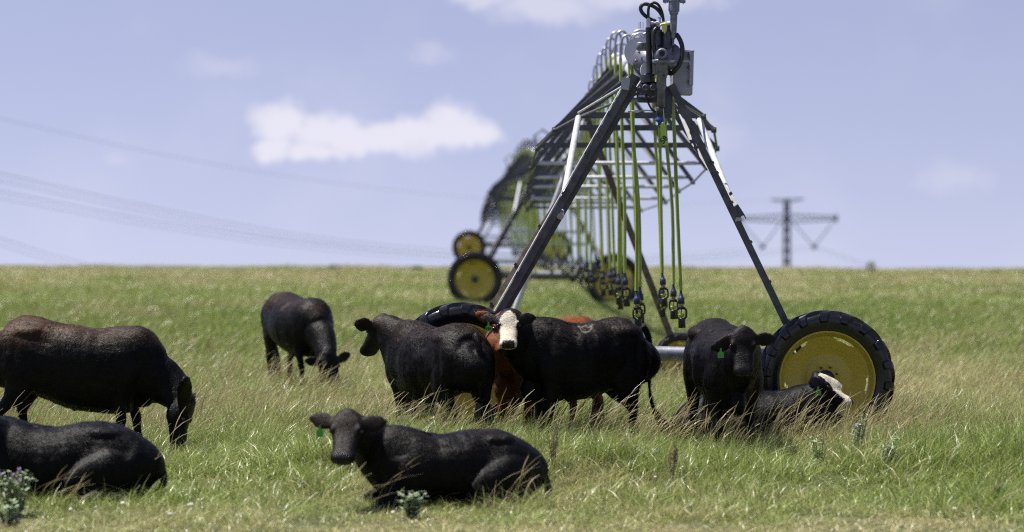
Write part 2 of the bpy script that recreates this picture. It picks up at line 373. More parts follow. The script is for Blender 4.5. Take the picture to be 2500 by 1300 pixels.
def add_hose(i, u, side, zend=None):
    global SPR
    p = pipe_pt(i, u); off = -.17 if side < 0 else .28
    rnd = random.Random(int(u * 10) + i * 777 + side)
    top = p + Vector((0, 0, .10)); x1 = off + rnd.uniform(-.01, .01); hz = .36 + rnd.uniform(-.04, .05)
    gk = MB(); q = [top, top + Vector((0, 0, hz * .6)), top + Vector((x1 * .18, 0, hz * .92)), top + Vector((x1 * .5, 0, hz)), top + Vector((x1 * .85, 0, hz * .9)), top + Vector((x1, 0, hz * .55)), top + Vector((x1, 0, hz * .1))]
    gk.tube([Vector(r_) for r_ in cr([tuple(v) for v in q], 4)], .017, 8)
    gk.lathe([(.021, 0), (.021, .05)], tuple(q[-1] - Vector((0, 0, .02))), 'z', 8)
    gk.build('gooseneck_pipe', GALV if i == 0 else CAST, irr)
    ze = zend if zend is not None else 1.66 + .10 * math.sin(u * 1.7) 
    e0 = q[-1]; wind = .10 + rnd.uniform(-.06, .05); e1 = Vector((e0.x + wind, e0.y, ze + towers[min(i, 2)][3]))
    rr = .021 if i == 0 else .030
    hb = MB(); hp = [e0 + Vector((0, 0, 0)), e0.lerp(e1, .33) + Vector((wind * .03, .0, 0)), e0.lerp(e1, .66) + Vector((wind * .12 + rnd.uniform(-.02, .02), 0, 0)), e1]
    hb.tube([Vector(r_) for r_ in cr([tuple(v) for v in hp], 4)], rr, 8)
    ho = hb.build('drop_hose', HOSE, irr)
    if SPR is None:
        o = make_sprinkler_mesh().build('sprinkler', [NAVY, TAN, PLAST, LIME], ho); SPR = o.data
    else:
        o = bpy.data.objects.new('sprinkler', SPR); COL.objects.link(o); o.parent = ho
    o.location = e1; o.rotation_euler = (rnd.uniform(-.06, .06), rnd.uniform(-.08, .02), rnd.uniform(-.5, .5))
def build_span(i):
    L = (top_of(i + 1) - top_of(i)).length
    pb = MB(); pb.tube([pipe_pt(i, L * k / 26) for k in range(27)], .105, 20)
    for k in range(1, 9):
        c = pipe_pt(i, L * k / 9); pb.lathe([(.105, -.02), (.17, -.02), (.17, .02), (.105, .02)], tuple(c), 'y', 20)
    pb.build('pipe', PIPE if i == 0 else GALV, irr)
    us = ST_U + [L - u for u in reversed(ST_U)]; ws = ST_W + (ST_W[::-1] if i else [1.2, 1.0, .85, .75, .7, .6, .5]); ds = ST_D + (ST_D[::-1] if i else [1.45, 1.15, .95, .85, .75, .65, .5])
    tips = {-1: [], 1: []}
    for k, (u, w, d) in enumerate(zip(us, ws, ds)):
        p = pipe_pt(i, u); b = MB()
        u2 = min(L - .3, u + 1.5); u0 = max(.3, u - 1.5); p2 = pipe_pt(i, u2); p0 = pipe_pt(i, u0)
        for s in (-1, 1):
            t = p + Vector((s * w, 0, -d)); tips[s].append(t)
            b.angle(p + Vector((s * .10, 0, -.02)), t, .070 * (1.6 if i else 1), .009, (0, -1, 0), 0, -s)
            b.angle(p2 + Vector((s * .10, 0, -.03)), t + Vector((0, .02, 0)), .042 * (2.0 if i else 1), .008, (0, -1, 0), 0, -s)
            b.box(t, (.06, .10, .07)); b.lathe([(.0005, -.06), (.028, -.06), (.028, .06), (.0005, .06)], tuple(t), 'y', 10)
        cbz = .96; kf_ = 1.0 if i == 0 else 1.7
        a1, a2 = p + Vector((-w * cbz, .02, -d * cbz)), p + Vector((w * cbz, .02, -d * cbz))
        o = b.build('truss_frame', ANGLE, irr)
        cb = MB()
        if k in (0, 1, 2): cb.box((a1 + a2) / 2, ((a2 - a1).length, .05, .072))
        else: cb.tube([a1 + Vector((0, .03, 0)), a1 + Vector((.12, .0, .012)), a2 + Vector((-.12, 0, .012)), a2 + Vector((0, .03, 0))], [.008, .030, .030, .008], 10)
        cb.build('spreader_bar', ANGLE if (k in (0, 1, 2) or i or k > 6) else GALVL, irr)
    for s in (-1, 1):
        r_ = MB(); st = [top_of(i) + Vector((s * .13, .05, -.25))] + tips[s] + [top_of(i + 1) + Vector((s * .13, -.05, -.25))]
        r_.tube(st, .016, 6); r_.build('truss_rod', ANGLE, irr)
    if i == 0:
        add_hose(0, 1.0, -1, 1.60); add_hose(0, 1.1, 1, 1.60)
        for u in (2.1, 5.0, 7.6, 10.2, 12.6, 14.8, 17, 19.2, 21.4, 23.6, 25.8, 28, 30.2, 32.4, 34.6, 36.8, 39, 41.2, 43.4, 45.6, 47.8, 50): add_hose(0, u, -1)
        for u in (3.5, 4.4, 6.6, 14.5, 20.5, 26.5, 32.5, 38.5): add_hose(0, u, 1)
    else:
        for k in range(24 if i == 1 else 14):
            add_hose(i, 1.2 + k * (50 / (24 if i == 1 else 14)), -1 if k % 3 else 1)
for i in range(4): build_tower(i)
for i in range(3): build_span(i)

# light support with small wheels behind the first tower
def small_support():
    xm, D = 1.13, 44.0; z0 = gz(xm, D)
    T = lambda x, dy, z: Vector((xm + x, D + dy, z0 + z)) - irr_off
    for s in (-1, 1):
        q = MB()
        if s < 0: q.tube([T(-.03, 0, 4.0), T(-1.28, 0, .62)], .045, 12); q.build('support_leg', GALVL, irr)
        else: q.angle(T(.0, 0, 4.05), T(1.33, 0, .60), .10, .01, (0, -1, 0), 0, -1); q.build('support_leg', RUSTY, irr)
        wv = make_wheel(irr, tuple(T(1.42 * s, .05, .40)), .40, .24, False)
small_support()

# ---- head works on the first tower (points read in the plane of the tower)
M0 = tower_matrix(0); M0i = M0.inverted()
def tl(px, py, dy=0.0): return M0i @ (W(px, py, 32 + dy) - irr_off)
PX = 32 / F
def put(b, name, m, parent=irr, bevel=0): return xf(M0, b).build(name, m, parent, bevel)
b = MB(); c = tl(1588, 150, .25)                 # end flange of the big pipe
b.lathe([(.0005, -.05), (.11, -.05), (.11, -.02), (.20, -.02), (.20, .03), (.12, .03), (.12, .4), (.0005, .4)], tuple(c), 'y', 28)
for j in range(10):
    a = j * math.pi / 5; b.lathe([(.0005, -.045), (.014, -.045), (.014, .0)], (c.x + .165 * math.cos(a), c.y, c.z + .165 * math.sin(a)), 'y', 6)
put(b, 'end_flange', CAST)
b = MB(); b.tube([tl(1560, 128, .5), tl(1560, 128, 3.6)], .165, 24); put(b, 'pipe_sleeve', PIPE)
b = MB(); c = tl(1616, 132, -.30)                # elbow facing out, with a dark bore
b.lathe([(.026, .0), (.030, -.035), (.050, -.04), (.060, -.02), (.062, .12), (.085, .14), (.085, .30), (.0005, .30)], tuple(c), 'y', 28, 0)
b.lathe([(.0005, .004), (.028, .004)], tuple(c), 'y', 20, 1)
put(b, 'elbow', [CAST, PLAST])
def vlathe(px, dy, prof, nm, m, n=22, bev=0):
    """upright fitting: prof = (half width in px, row)"""
    b = MB(); base = tl(px, prof[0][1], dy); pr = [(.0005, tl(px, prof[0][1], dy).z - base.z)]
    for hw, row in prof: pr.append((hw * PX, tl(px, row, dy).z - base.z))
    pr.append((.0005, pr[-1][1])); pr = pr[::-1]
    b.lathe(pr, tuple(base), 'z', n, smooth=True); o = put(b, nm, m)
    return o
vlathe(1616, -.18, [(24, 147), (24, 150), (24, 157), (18, 158), (16, 160), (16, 184), (13, 186), (13, 190), (12, 191), (12, 214), (10, 216), (10, 262)], 'valve_body', CAST)
vlathe(1611, -.18, [(8, 262), (9, 264), (9, 281), (6, 283)], 'nozzle', CASTD)
vlathe(1611, -.18, [(6, 282), (7, 286), (12, 294), (11, 296), (5, 300), (4, 306)], 'nozzle_cone', BLUE)
b = MB(); b.box(tl(1641, 155, -.17), (20 * PX, .10, 14 * PX)); b.box(tl(1620, 153, -.2), (50 * PX, .13, 6 * PX)); put(b, 'clamp', CAST, bevel=.004)
# vertical riser that leaves the top of the frame
b = MB()
A = [(5, 112), (5, 98), (10, 94), (13, 80), (14, 36), (16, 36), (18, 34), (18, 30), (22, 28), (22, 5), (24, 4), (24, -6), (20, -7), (20, -60), (16, -62), (16, -110), (.1, -111)]
base = tl(1645, 112, -.1)
k0 = tl(1643, 112, -.1); k1 = tl(1649, -110, -.1)
for q in range(len(A) - 1):
    f0 = (112 - A[q][1]) / 222; f1 = (112 - A[q + 1][1]) / 222
    p0 = k0.lerp(k1, f0); p1 = k0.lerp(k1, f1)
    if (p1 - p0).length < 1e-4: p1 = p1 + Vector((0, 0, .001))
    b.tube([p0, p1], [A[q][0] * PX * .62, A[q + 1][0] * PX * .62], 20, cap=(q in (0, len(A) - 2)))
for s in (-1, 1):
    c = k0.lerp(k1, (112 - 4) / 222); b.box(c + Vector((s * 21 * PX, 0, 0)), (13 * PX, .05, 7 * PX)); b.tube([c + Vector((s * 22 * PX, 0, -.03)), c + Vector((s * 22 * PX, 0, .06))], .006, 6)
put(b, 'riser', CAST)
vlathe(1645, -.06, [(3, 112), (6, 113)], 'riser_tip', CASTD)
# pilot valve cluster
b = MB(); b.tube([tl(1598, 74, -.05), tl(1600, 112, -.05)], .085, 20); b.tube([tl(1628, 78, -.1), tl(1628, 118, -.1)], .05, 16)
b.box(tl(1612, 92, 0), (.22, .16, .12)); b.box(tl(1622, 108, .02), (.20, .14, .16)); b.box(tl(1598, 68, 0), (.12, .12, .07))
b.lathe([(.0005, -.05), (.05, -.05), (.05, .05)], tuple(tl(1634, 73, 0)), 'y', 14)
put(b, 'pilot_valve', CASTD, bevel=.006)
b = MB(); b.tube([tl(1586, 58, -.06), tl(1602, 57, -.06), tl(1640, 60, -.06)], .016, 10, 0)
for px in (1592, 1604, 1632): b.tube([tl(px - 3, 58, -.06), tl(px + 3, 58, -.06)], .026, 8)
b.tube([tl(1611, 58, -.06), tl(1611, 44, -.06)], .009, 8); b.box(tl(1611, 44, -.06), (.05, .03, .014))
b.tube([tl(1583, 70, -.09), tl(1583, 48, -.09)], .024, 10); b.tube([tl(1583, 48, -.09), tl(1583, 42, -.09)], .014, 10)
b.tube([tl(1600, 68, -.1), tl(1616, 60, -.12)], .013, 8)
put(b, 'gauge_tube', GALVL)
b = MB(); c0, c1 = tl(1621, 57, -.22), tl(1623, 76, -.20); b.tube([c0, c0.lerp(c1, .75), c1, tl(1623, 83, -.19)], [.029, .027, .019, .004], 18); put(b, 'yellow_cap', YCAP)
def hose_px(pts, rad, nm='hydraulic_hose', m=BLK):
    q = cr([tuple(tl(*p)) for p in pts], 5); b = MB(); b.tube([Vector(v) for v in q], rad, 10)
    return put(b, nm, m)
hose_px([(1600, 52, .0), (1585, 46, -.05), (1569, 33, -.08), (1564, 20, -.08), (1571, 11, -.08), (1585, 12, -.08), (1600, 19, -.08), (1611, 30, -.06), (1618, 42, -.05)], .021)
hose_px([(1583, 44, -.09), (1583, 24, -.1), (1587, 12, -.12), (1596, 7, -.12), (1606, 11, -.12), (1614, 24, -.1), (1618, 38, -.08), (1620, 53, -.06)], .016)
hose_px([(1583, 68, -.09), (1584, 110, -.1), (1585, 150, -.1), (1586, 180, -.12)], .034)
hose_px([(1606, 68, -.12), (1597, 76, -.14), (1595, 100, -.15), (1597, 125, -.15), (1600, 148, -.12)], .022)
hose_px([(1651, 84, -.1), (1658, 94, -.12), (1665, 112, -.14), (1666, 135, -.15), (1660, 155, -.16), (1650, 170, -.16), (1638, 180, -.12), (1629, 172, -.05)], .026)
hose_px([(1577, 232, -.05), (1582, 250, -.08), (1592, 268, -.1), (1606, 276, -.1)], .011)
hose_px([(1586, 176, -.1), (1592, 184, -.1), (1604, 182, -.12), (1622, 186, -.26)], .008)
hose_px([(1596, 68, -.1), (1604, 120, -.12), (1598, 150, -.1), (1592, 182, -.1)], .004, 'cable', GALVL)
hose_px([(1607, 298, -.16), (1609, 310, -.16), (1617, 312, -.16), (1628, 298, -.12)], .005, 'cable', BLK)
# flange plates and disc right of the elbow
b = MB(); b.lathe([(.0005, -.03), (.15, -.03), (.155, 0), (.15, .03), (.0005, .03)], tuple(tl(1632, 138, .0)), 'y', 24); b.box(tl(1634, 118, -.05), (.05, .05, .30)); put(b, 'flange_plate', CAST)
# regulator cup
vlathe(1565, .1, [(10, 104), (11, 107), (11, 122), (7, 125)], 'regulator_cup', CAST)
b = MB(); b.box(tl(1575, 115, .14), (.06, .05, .09)); put(b, 'regulator_bracket', CAST)
# lower clutter: motor, brackets, little fittings
b = MB(); b.tube([tl(1580, 183, .0), tl(1582, 202, .0)], .085, 18); b.tube([tl(1584, 203, 0), tl(1588, 236, .05)], .10, 18)
b.tube([tl(1575, 214, -.12), tl(1575, 214, .1)], .045, 16); b.tube([tl(1594, 212, -.13), tl(1594, 212, .1)], .04, 16)
b.box(tl(1586, 240, .1), (.24, .16, .10)); b.box(tl(1626, 245, .1), (.14, .08, .30)); b.box(tl(1570, 228, .1), (.14, .1, .12))
put(b, 'drive_motor', CASTD, bevel=.006)
b = MB()
for (px, py) in ((1575, 214), (1594, 214)):
    r_ = [tl(px + 6 * math.cos(a), py + 6 * math.sin(a), -.14) for a in np.linspace(.6, 5.4, 10)]; b.tube(r_, .006, 6)
put(b, 'hose_clip', CAST)
b = MB(); b.tube([tl(1602, 186, -.2), tl(1602, 200, -.2)], .012, 8); b.box(tl(1603, 187, -.2), (.04, .03, .015)); put(b, 'yellow_fitting', YCAP)
b = MB(); b.box(tl(1527, 205, -.06), (.09, .012, .13), Matrix.Rotation(.12, 3, 'Y')); put(b, 'sign_plate', BOXG)
b = MB(); b.tube([tl(1519, 212, -.02), tl(1412, 276, 2.2)], .013, 8); put(b, 'tie_rod', GALVL)
b = MB(); b.tube([tl(1578, 178, .0), tl(1555, 213, -.02)], .010, 8); put(b, 'tie_rod', GALVL)
b = MB(); b.box(tl(1577, 236, .0), (.16, .10, .022)); b.box(tl(1560, 245, .25), (.34, .06, .05)); put(b, 'bracket', GALV)
b = MB(); b.tube([tl(1533, 273, .1), tl(1580, 270, .1), tl(1600, 272, .1)], .008, 8); put(b, 'conduit', GALVL)
# control cabinet with raised door
b = MB(); c = tl(1665, 180, .22); b.box(c, (50 * PX, .30, 106 * PX)); cab = put(b, 'control_cabinet', BOXG, bevel=.008)
b = MB(); b.box(tl(1686, 168, .20), (10 * PX, .36, 86 * PX)); put(b, 'door', BOXG, cab, .006)
b = MB(); b.box(tl(1663, 150, .07), (50 * PX, .025, 5 * PX)); b.box(tl(1665, 127, .21), (56 * PX, .34, .02)); put(b, 'ledge', GALVL, cab)
for py in (135, 165, 200): b = MB(); b.box(tl(1681, py, .04), (.018, .03, .04)); put(b, 'hinge', CASTD, cab)
# hanging tag strip that reads 58
def text_mesh(txt, size, name, m, parent, M):
    cu = bpy.data.curves.new('t', 'FONT'); cu.body = txt; cu.size = size; cu.extrude = .0008; cu.align_x = 'CENTER'; cu.align_y = 'CENTER'; cu.offset = size * .02
    to = bpy.data.objects.new('t', cu); COL.objects.link(to); dg = bpy.context.evaluated_depsgraph_get(); dg.update()
    me = bpy.data.meshes.new_from_object(to.evaluated_get(dg)); bpy.data.objects.remove(to)
    me.transform(M); me.materials.clear(); me.materials.append(m)
    o = bpy.data.objects.new(name, me); COL.objects.link(o); o.parent = parent; return o
def lozenge(cells, y, nm, m, par=irr, th=.004):
    pass
b = MB(); P = [tl(1613, 302, -.22), tl(1621, 300, -.22), tl(1630, 354, -.22), tl(1618, 356, -.22), tl(1612, 318, -.22)]
n5 = len(P); b.add(P + [p + Vector((0, .005, 0)) for p in P], [tuple(range(n5))[::-1], tuple(range(n5, 2 * n5))] + [(i, (i + 1) % n5, n5 + (i + 1) % n5, n5 + i) for i in range(n5)])
strip = put(b, 'tag_strip', mat('lime_tag_film', (.36, .55, .02), .4))
tm = M0 @ Matrix.Translation(tl(1621, 342, -.224)) @ Matrix.Rotation(R(10), 4, 'Y') @ Matrix.Rotation(R(90), 4, 'X') @ Matrix.Rotation(R(60), 4, 'Z')
text_mesh('58', .085, 'tag_number', INK, strip, tm)
b = MB(); b.tube([tl(1619, 266, -.2), tl(1622, 300, -.215), tl(1629, 352, -.215)], .007, 6); put(b, 'twine', mat('pale_twine', (.45, .55, .38), .5))
b = MB()
for px in (1560, 1564, 1570): b.tube([tl(px, 70, .6), tl(px, 54, .6)], .0035, 5)
put(b, 'antenna', CAST)

# ------------------------------------------------------------------ cattle
def coat(name, base, sun_tint, white=False, rough=.42, z0=.86, z1=1.22):
    m = bpy.data.materials.new(name); m.use_nodes = True; nt = m.node_tree; n, l = nt.nodes, nt.links; p = n['Principled BSDF']
    t = n.new('ShaderNodeTexCoord')
    z = n.new('ShaderNodeTexNoise'); z.inputs['Scale'].default_value = 2.6; z.inputs['Detail'].default_value = 8; z.inputs['Roughness'].default_value = .6; z.inputs['Distortion'].default_value = .4
    l.new(t.outputs['Object'], z.inputs['Vector'])
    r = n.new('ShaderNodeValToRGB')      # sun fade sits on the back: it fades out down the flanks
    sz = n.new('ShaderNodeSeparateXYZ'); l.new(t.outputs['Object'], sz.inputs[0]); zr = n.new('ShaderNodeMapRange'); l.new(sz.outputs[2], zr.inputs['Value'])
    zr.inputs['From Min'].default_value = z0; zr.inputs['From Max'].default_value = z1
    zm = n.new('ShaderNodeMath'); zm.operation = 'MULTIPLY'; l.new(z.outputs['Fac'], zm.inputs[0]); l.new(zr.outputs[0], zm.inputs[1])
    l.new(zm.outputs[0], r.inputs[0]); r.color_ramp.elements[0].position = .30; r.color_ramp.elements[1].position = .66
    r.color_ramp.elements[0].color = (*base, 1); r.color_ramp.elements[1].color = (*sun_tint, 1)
    a = n.new('ShaderNodeAttribute'); a.attribute_name = 'marking'
    sp = n.new('ShaderNodeSeparateColor'); l.new(a.outputs['Color'], sp.inputs[0])
    mp = n.new('ShaderNodeMapping'); mp.inputs['Scale'].default_value = (22, 22, 70); l.new(t.outputs['Object'], mp.inputs[0])
    fz = n.new('ShaderNodeTexNoise'); fz.inputs['Scale'].default_value = 1.6; fz.inputs['Detail'].default_value = 5; fz.inputs['Roughness'].default_value = .7; fz.inputs['Distortion'].default_value = .8
    l.new(mp.outputs[0], fz.inputs['Vector'])
    wr = n.new('ShaderNodeValToRGB'); l.new(fz.outputs['Fac'], wr.inputs[0]); wr.color_ramp.elements[0].position = .3; wr.color_ramp.elements[1].position = .6
    wr.color_ramp.elements[0].color = (.34, .29, .19, 1); wr.color_ramp.elements[1].color = (.56, .53, .44, 1)
    mx = n.new('ShaderNodeMix'); mx.data_type = 'RGBA'; l.new(sp.outputs[0], mx.inputs[0]); l.new(r.outputs[0], mx.inputs['A']); l.new(wr.outputs[0], mx.inputs['B'])
    mx2 = n.new('ShaderNodeMix'); mx2.data_type = 'RGBA'; l.new(sp.outputs[1], mx2.inputs[0]); l.new(mx.outputs['Result'], mx2.inputs['A']); mx2.inputs['B'].default_value = (.012, .011, .012, 1)
    l.new(mx2.outputs['Result'], p.inputs['Base Color'])
    rr = n.new('ShaderNodeMapRange'); l.new(sp.outputs[1], rr.inputs['Value']); rr.inputs['To Min'].default_value = rough; rr.inputs['To Max'].default_value = .25; l.new(rr.outputs[0], p.inputs['Roughness'])
    p.inputs['Specular IOR Level'].default_value = .13; p.inputs['Sheen Weight'].default_value = .0; p.inputs['Sheen Roughness'].default_value = .4
    bp = n.new('ShaderNodeBump'); bp.inputs['Strength'].default_value = .55; bp.inputs['Distance'].default_value = .012
    l.new(fz.outputs['Fac'], bp.inputs['Height']); l.new(bp.outputs[0], p.inputs['Normal'])
    return m
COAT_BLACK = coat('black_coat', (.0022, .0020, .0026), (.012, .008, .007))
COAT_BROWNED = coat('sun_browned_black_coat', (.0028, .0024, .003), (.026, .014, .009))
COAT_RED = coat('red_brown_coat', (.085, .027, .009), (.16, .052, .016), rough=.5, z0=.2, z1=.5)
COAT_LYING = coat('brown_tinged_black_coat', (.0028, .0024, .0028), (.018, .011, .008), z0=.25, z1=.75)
EYE_M = mat('eye_dark', (.01, .008, .008), .08, spec=.8)
HAIR_B = mat('tail_hair', (.010, .009, .009), .45)
HAIR_R = mat('red_hair', (.16, .05, .016), .5)

def loft(B, rings, up=(0, 0, 1), n=16, sub=4, pw=1.0):
    P = cr(rings, sub); U = Vector(up); k = len(P); vs = []
    for i in range(k):
        t = Vector(P[min(i + 1, k - 1)][:3]) - Vector(P[max(i - 1, 0)][:3]); t.normalize()
        l = t.cross(U)
        if l.length < 1e-3: l = t.orthogonal()
        l.normalize(); v = l.cross(t).normalized(); c = Vector(P[i][:3]); w, hu, hd = [max(.004, q) for q in P[i][3:6]]
        for j in range(n):
            th = 2 * math.pi * j / n; cs, sn = math.cos(th), math.sin(th)
            cs = math.copysign(abs(cs) ** pw, cs); sn = math.copysign(abs(sn) ** pw, sn)
            vs.append(c + l * w * cs + v * (hu if sn > 0 else hd) * sn)
    fs = [(i * n + j, (i + 1) * n + j, (i + 1) * n + (j + 1) % n, i * n + (j + 1) % n) for i in range(k - 1) for j in range(n)]
    fs.append(tuple(range(n))); fs.append(tuple(reversed(range((k - 1) * n, k * n))))
    B.add(vs, fs)
def ball(B, c, r):
    rx, ry, rz = r if isinstance(r, (tuple, list)) else (r, r, r)
    loft(B, [(c[0] - rx, c[1], c[2], .01, .01, .01), (c[0] - rx * .8, c[1], c[2], ry * .6, rz * .6, rz * .6), (c[0] - rx * .3, c[1], c[2], ry * .95, rz * .95, rz * .95),
             (c[0] + rx * .3, c[1], c[2], ry * .95, rz * .95, rz * .95), (c[0] + rx * .8, c[1], c[2], ry * .6, rz * .6, rz * .6), (c[0] + rx, c[1], c[2], .01, .01, .01)], n=12, sub=2)
STAND = [(-.84, 1.08, .10, .10, .14), (-.79, 1.04, .20, .20, .30), (-.66, 1.01, .27, .28, .34), (-.48, 1.0, .285, .32, .33), (-.25, .975, .31, .315, .37), (0, .955, .345, .315, .41),
         (.22, .955, .335, .325, .42), (.42, .975, .285, .345, .42), (.58, .985, .235, .34, .41), (.70, .96, .17, .24, .34), (.76, .92, .09, .12, .20)]
LIE = [(-.86, .20, .12, .10, .14), (-.78, .25, .22, .19, .22), (-.62, .31, .30, .265, .28), (-.42, .35, .34, .325, .33), (-.20, .355, .37, .315, .34), (.05, .35, .40, .295, .34),
       (.28, .365, .37, .305, .35), (.46, .39, .30, .33, .36), (.60, .41, .24, .31, .36), (.71, .40, .17, .22, .32), (.77, .36, .09, .12, .20)]
def cow(label, loc, dirv, s, poll, hdir, hup=(0, 0, 1), lying=False, pitch=0.0, neck_mid=None, neck_up=(0, 0, 1), mats=None, face=None, ears=((-.05, .0), (-.05, .0)),
        tag_on=None, tag_txt=None, tail=None, legs=None, sheath=False, belly=1.0, deep=1.0, lx=1.0, brand=None, fur=30000, hair=HAIR_B, name='cow', hips=1.0, hs=1.0, cat='cow'):
    ang = math.atan2(dirv[1], dirv[0]); z0 = gz(loc[0], loc[1])
    OM = Matrix.Translation((loc[0], loc[1], z0)) @ Matrix.Rotation(ang, 4, 'Z') @ Matrix.Scale(s, 4); OI = OM.inverted()
    B = MB(); T = LIE if lying else STAND
    def LB(rings, **k): loft(B, [(r_[0] * lx, *r_[1:]) for r_ in rings], **k)
    def BB(c_, r_): ball(B, (c_[0] * lx, c_[1], c_[2]), r_)
    sh = lambda x: -pitch * x
    LB([(x, 0, z + sh(x), w * belly, hu, hd * deep) for x, z, w, hu, hd in T], n=24, pw=.92)
    P = OI @ Vector(poll); rot = OM.to_3x3().normalized().transposed()
    X = (rot @ Vector(hdir)).normalized(); U = rot @ Vector(hup); Y = U.cross(X).normalized(); Z = X.cross(Y)
    H = Matrix((X, Y, Z)).transposed().to_4x4(); H.translation = P
    # head
    hb = MB()
    loft(hb, [(-.075, 0, -.085, .080, .050, .065), (-.03, 0, -.080, .122, .070, .105), (.04, 0, -.090, .140, .078, .125), (.11, 0, -.100, .138, .066, .130), (.18, 0, -.105, .116, .057, .118),
              (.25, 0, -.103, .106, .054, .100), (.32, 0, -.102, .100, .052, .088), (.375, 0, -.100, .110, .055, .082), (.42, 0, -.100, .104, .046, .070), (.445, 0, -.10, .055, .024, .042)], n=18, pw=.85)
    ball(hb, (-.03, 0, -.045), (.07, .085, .045))                # poll
    for q in (-1, 1):
        ball(hb, (.11, q * .114, -.055), (.042, .024, .028))      # brow
        ball(hb, (.09, q * .080, -.17), (.10, .04, .07))         # jaw
        ball(hb, (.42, q * .046, -.080), (.026, .024, .024))      # nostril rim
        eb, ed = ears[0 if q > 0 else 1]
        loft(hb, [(.040, q * .100, -.070, .026, .040, .040), (.038, q * .145, -.078, .022, .058, .058), (.034 + eb * .5, q * .200, -.088 + ed * .5, .020, .086, .078), (.030 + eb * .85, q * .262, -.098 + ed * .8, .019, .080, .074), (.022 + eb, q * .318, -.104 + ed, .016, .046, .046), (.018 + eb, q * .350, -.108 + ed, .007, .016, .016)], up=(.9, 0, -.45), n=12, sub=3)
    HS = 1.0 / s * hs
    hm = H @ Matrix.Scale(HS, 4)
    hb.v = [tuple(hm @ Vector(v)) for v in hb.v]; B.add(hb.v, hb.f)
    # neck
    bz = .42 if lying else 1.02
    nb = Vector((.46 * lx, 0, bz + sh(.46))); ne = P - Z * .085 * HS - X * .01
    nm_ = Vector((neck_mid[0] * lx, neck_mid[1], neck_mid[2])) if neck_mid else nb.lerp(ne, .55) + Vector((.0, 0, .0))
    n2 = nm_.lerp(ne, .6)
    loft(B, [(*nb, .22, .27, .35), (*(nb.lerp(nm_, .5)), .195, .235, .32), (*nm_, .16, .18, .25), (*n2, .13, .135, .18), (*ne, .108, .095, .13), (*(ne + (ne - n2).normalized() * .05), .06, .05, .06)], up=neck_up, n=18)
    # legs
    def leg(pts): LB(pts, up=(1, 0, 0), n=12, sub=3)
    hd_, fd = sh(-.55), sh(.45)
    if lying:
        for q in (-1, 1):
            LB([(-.66, q * .20, .30, .10, .16, .16), (-.45, q * .30, .26, .12, .20, .18), (-.22, q * .37, .20, .10, .15, .13), (-.08, q * .40, .14, .06, .08, .08)], n=14, sub=3)
            LB([(-.10, q * .40, .13, .06, .07, .07), (-.32, q * .44, .09, .045, .045, .05), (-.52, q * .45, .07, .045, .045, .045), (-.54, q * .45, .06, .03, .03, .03)], n=10, sub=2)
            LB([(-.50, q * .46, .06, .035, .035, .035), (-.22, q * .50, .05, .03, .03, .03), (-.08, q * .50, .045, .04, .035, .035)], n=10, sub=2)
            leg([(.46, q * .20, .44, .10, .16, .16), (.44, q * .25, .28, .09, .11, .11), (.42, q * .27, .16, .06, .06, .06)])
            LB([(.42, q * .26, .15, .06, .06, .06), (.58, q * .23, .12, .05, .05, .05), (.72, q * .20, .08, .045, .045, .045), (.75, q * .2, .07, .03, .03, .03)], n=10, sub=2)
            LB([(.72, q * .21, .055, .035, .035, .035), (.58, q * .26, .05, .03, .03, .03), (.50, q * .27, .05, .035, .035, .035)], n=10, sub=2)
        [BB((-.36, q * .17, .58), (.20, .12, .07)) for q in (-1, 1)]
    else:
        lg = legs or {}
        for q in (-1, 1):
            o1 = lg.get('h+' if q > 0 else 'h-', 0.0); o2 = lg.get('f+' if q > 0 else 'f-', 0.0)
            leg([(-.60, q * .13, 1.08 + hd_, .13, .20, .17), (-.57, q * .17, .92 + hd_, .125, .23, .20), (-.52 + o1 * .15, q * .195, .72 + hd_ * .7, .095, .17, .17), (-.60 + o1 * .4, q * .18, .56, .060, .075, .095),
                 (-.69 + o1 * .7, q * .165, .45, .042, .045, .060), (-.68 + o1 * .8, q * .16, .30, .030, .034, .036), (-.65 + o1, q * .16, .13, .033, .038, .038), (-.62 + o1, q * .16, .05, .045, .055, .045), (-.61 + o1, q * .16, 0, .050, .065, .05)])
            leg([(.46, q * .15, 1.05 + fd, .09, .18, .18), (.45, q * .18, .86 + fd, .095, .16, .16), (.42 + o2 * .2, q * .175, .66 + fd * .5, .068, .095, .10), (.43 + o2 * .5, q * .165, .50, .050, .055, .060),
                 (.44 + o2 * .7, q * .16, .38, .044, .048, .045), (.44 + o2 * .8, q * .155, .25, .030, .032, .032), (.44 + o2, q * .155, .12, .034, .038, .036), (.46 + o2, q * .155, .05, .045, .055, .042), (.47 + o2, q * .155, 0, .050, .062, .045)])
            BB((-.46, q * .155 * hips, 1.165 + sh(-.46)), (.20, .125, .095))
            BB((.47, q * .175, 1.05 + fd), (.13, .07, .20))
        BB((.60, 0, .66 + fd), (.14, .09, .14))
        if sheath: LB([(-.12, 0, .60, .05, .08, .05), (-.02, 0, .52, .035, .05, .05), (-.06, 0, .46, .02, .02, .02)], up=(1, 0, 0), n=10, sub=2)
    # tail
    tp = tail or ([(-.80, 0, 1.22), (-.875, 0, 1.12), (-.895, 0, .90), (-.885, 0, .66), (-.87, 0, .50)] if not lying else [(-.80, 0, .36), (-.88, 0, .28), (-.90, .1, .14), (-.82, .3, .07), (-.7, .42, .06)])
    tp = [(x, y, z + (sh(x) if i < 3 else sh(x) * .5)) for i, (x, y, z) in enumerate(tp)]
    tr = [.045, .036, .027, .021, .018, .016]
    LB([(*p, tr[min(i, 5)], tr[min(i, 5)], tr[min(i, 5)]) for i, p in enumerate(tp)], up=(1, 0, .3), n=10, sub=3)
    # union into one continuous skin
    me = bpy.data.meshes.new('raw'); me.from_pydata(B.v, [], B.f)
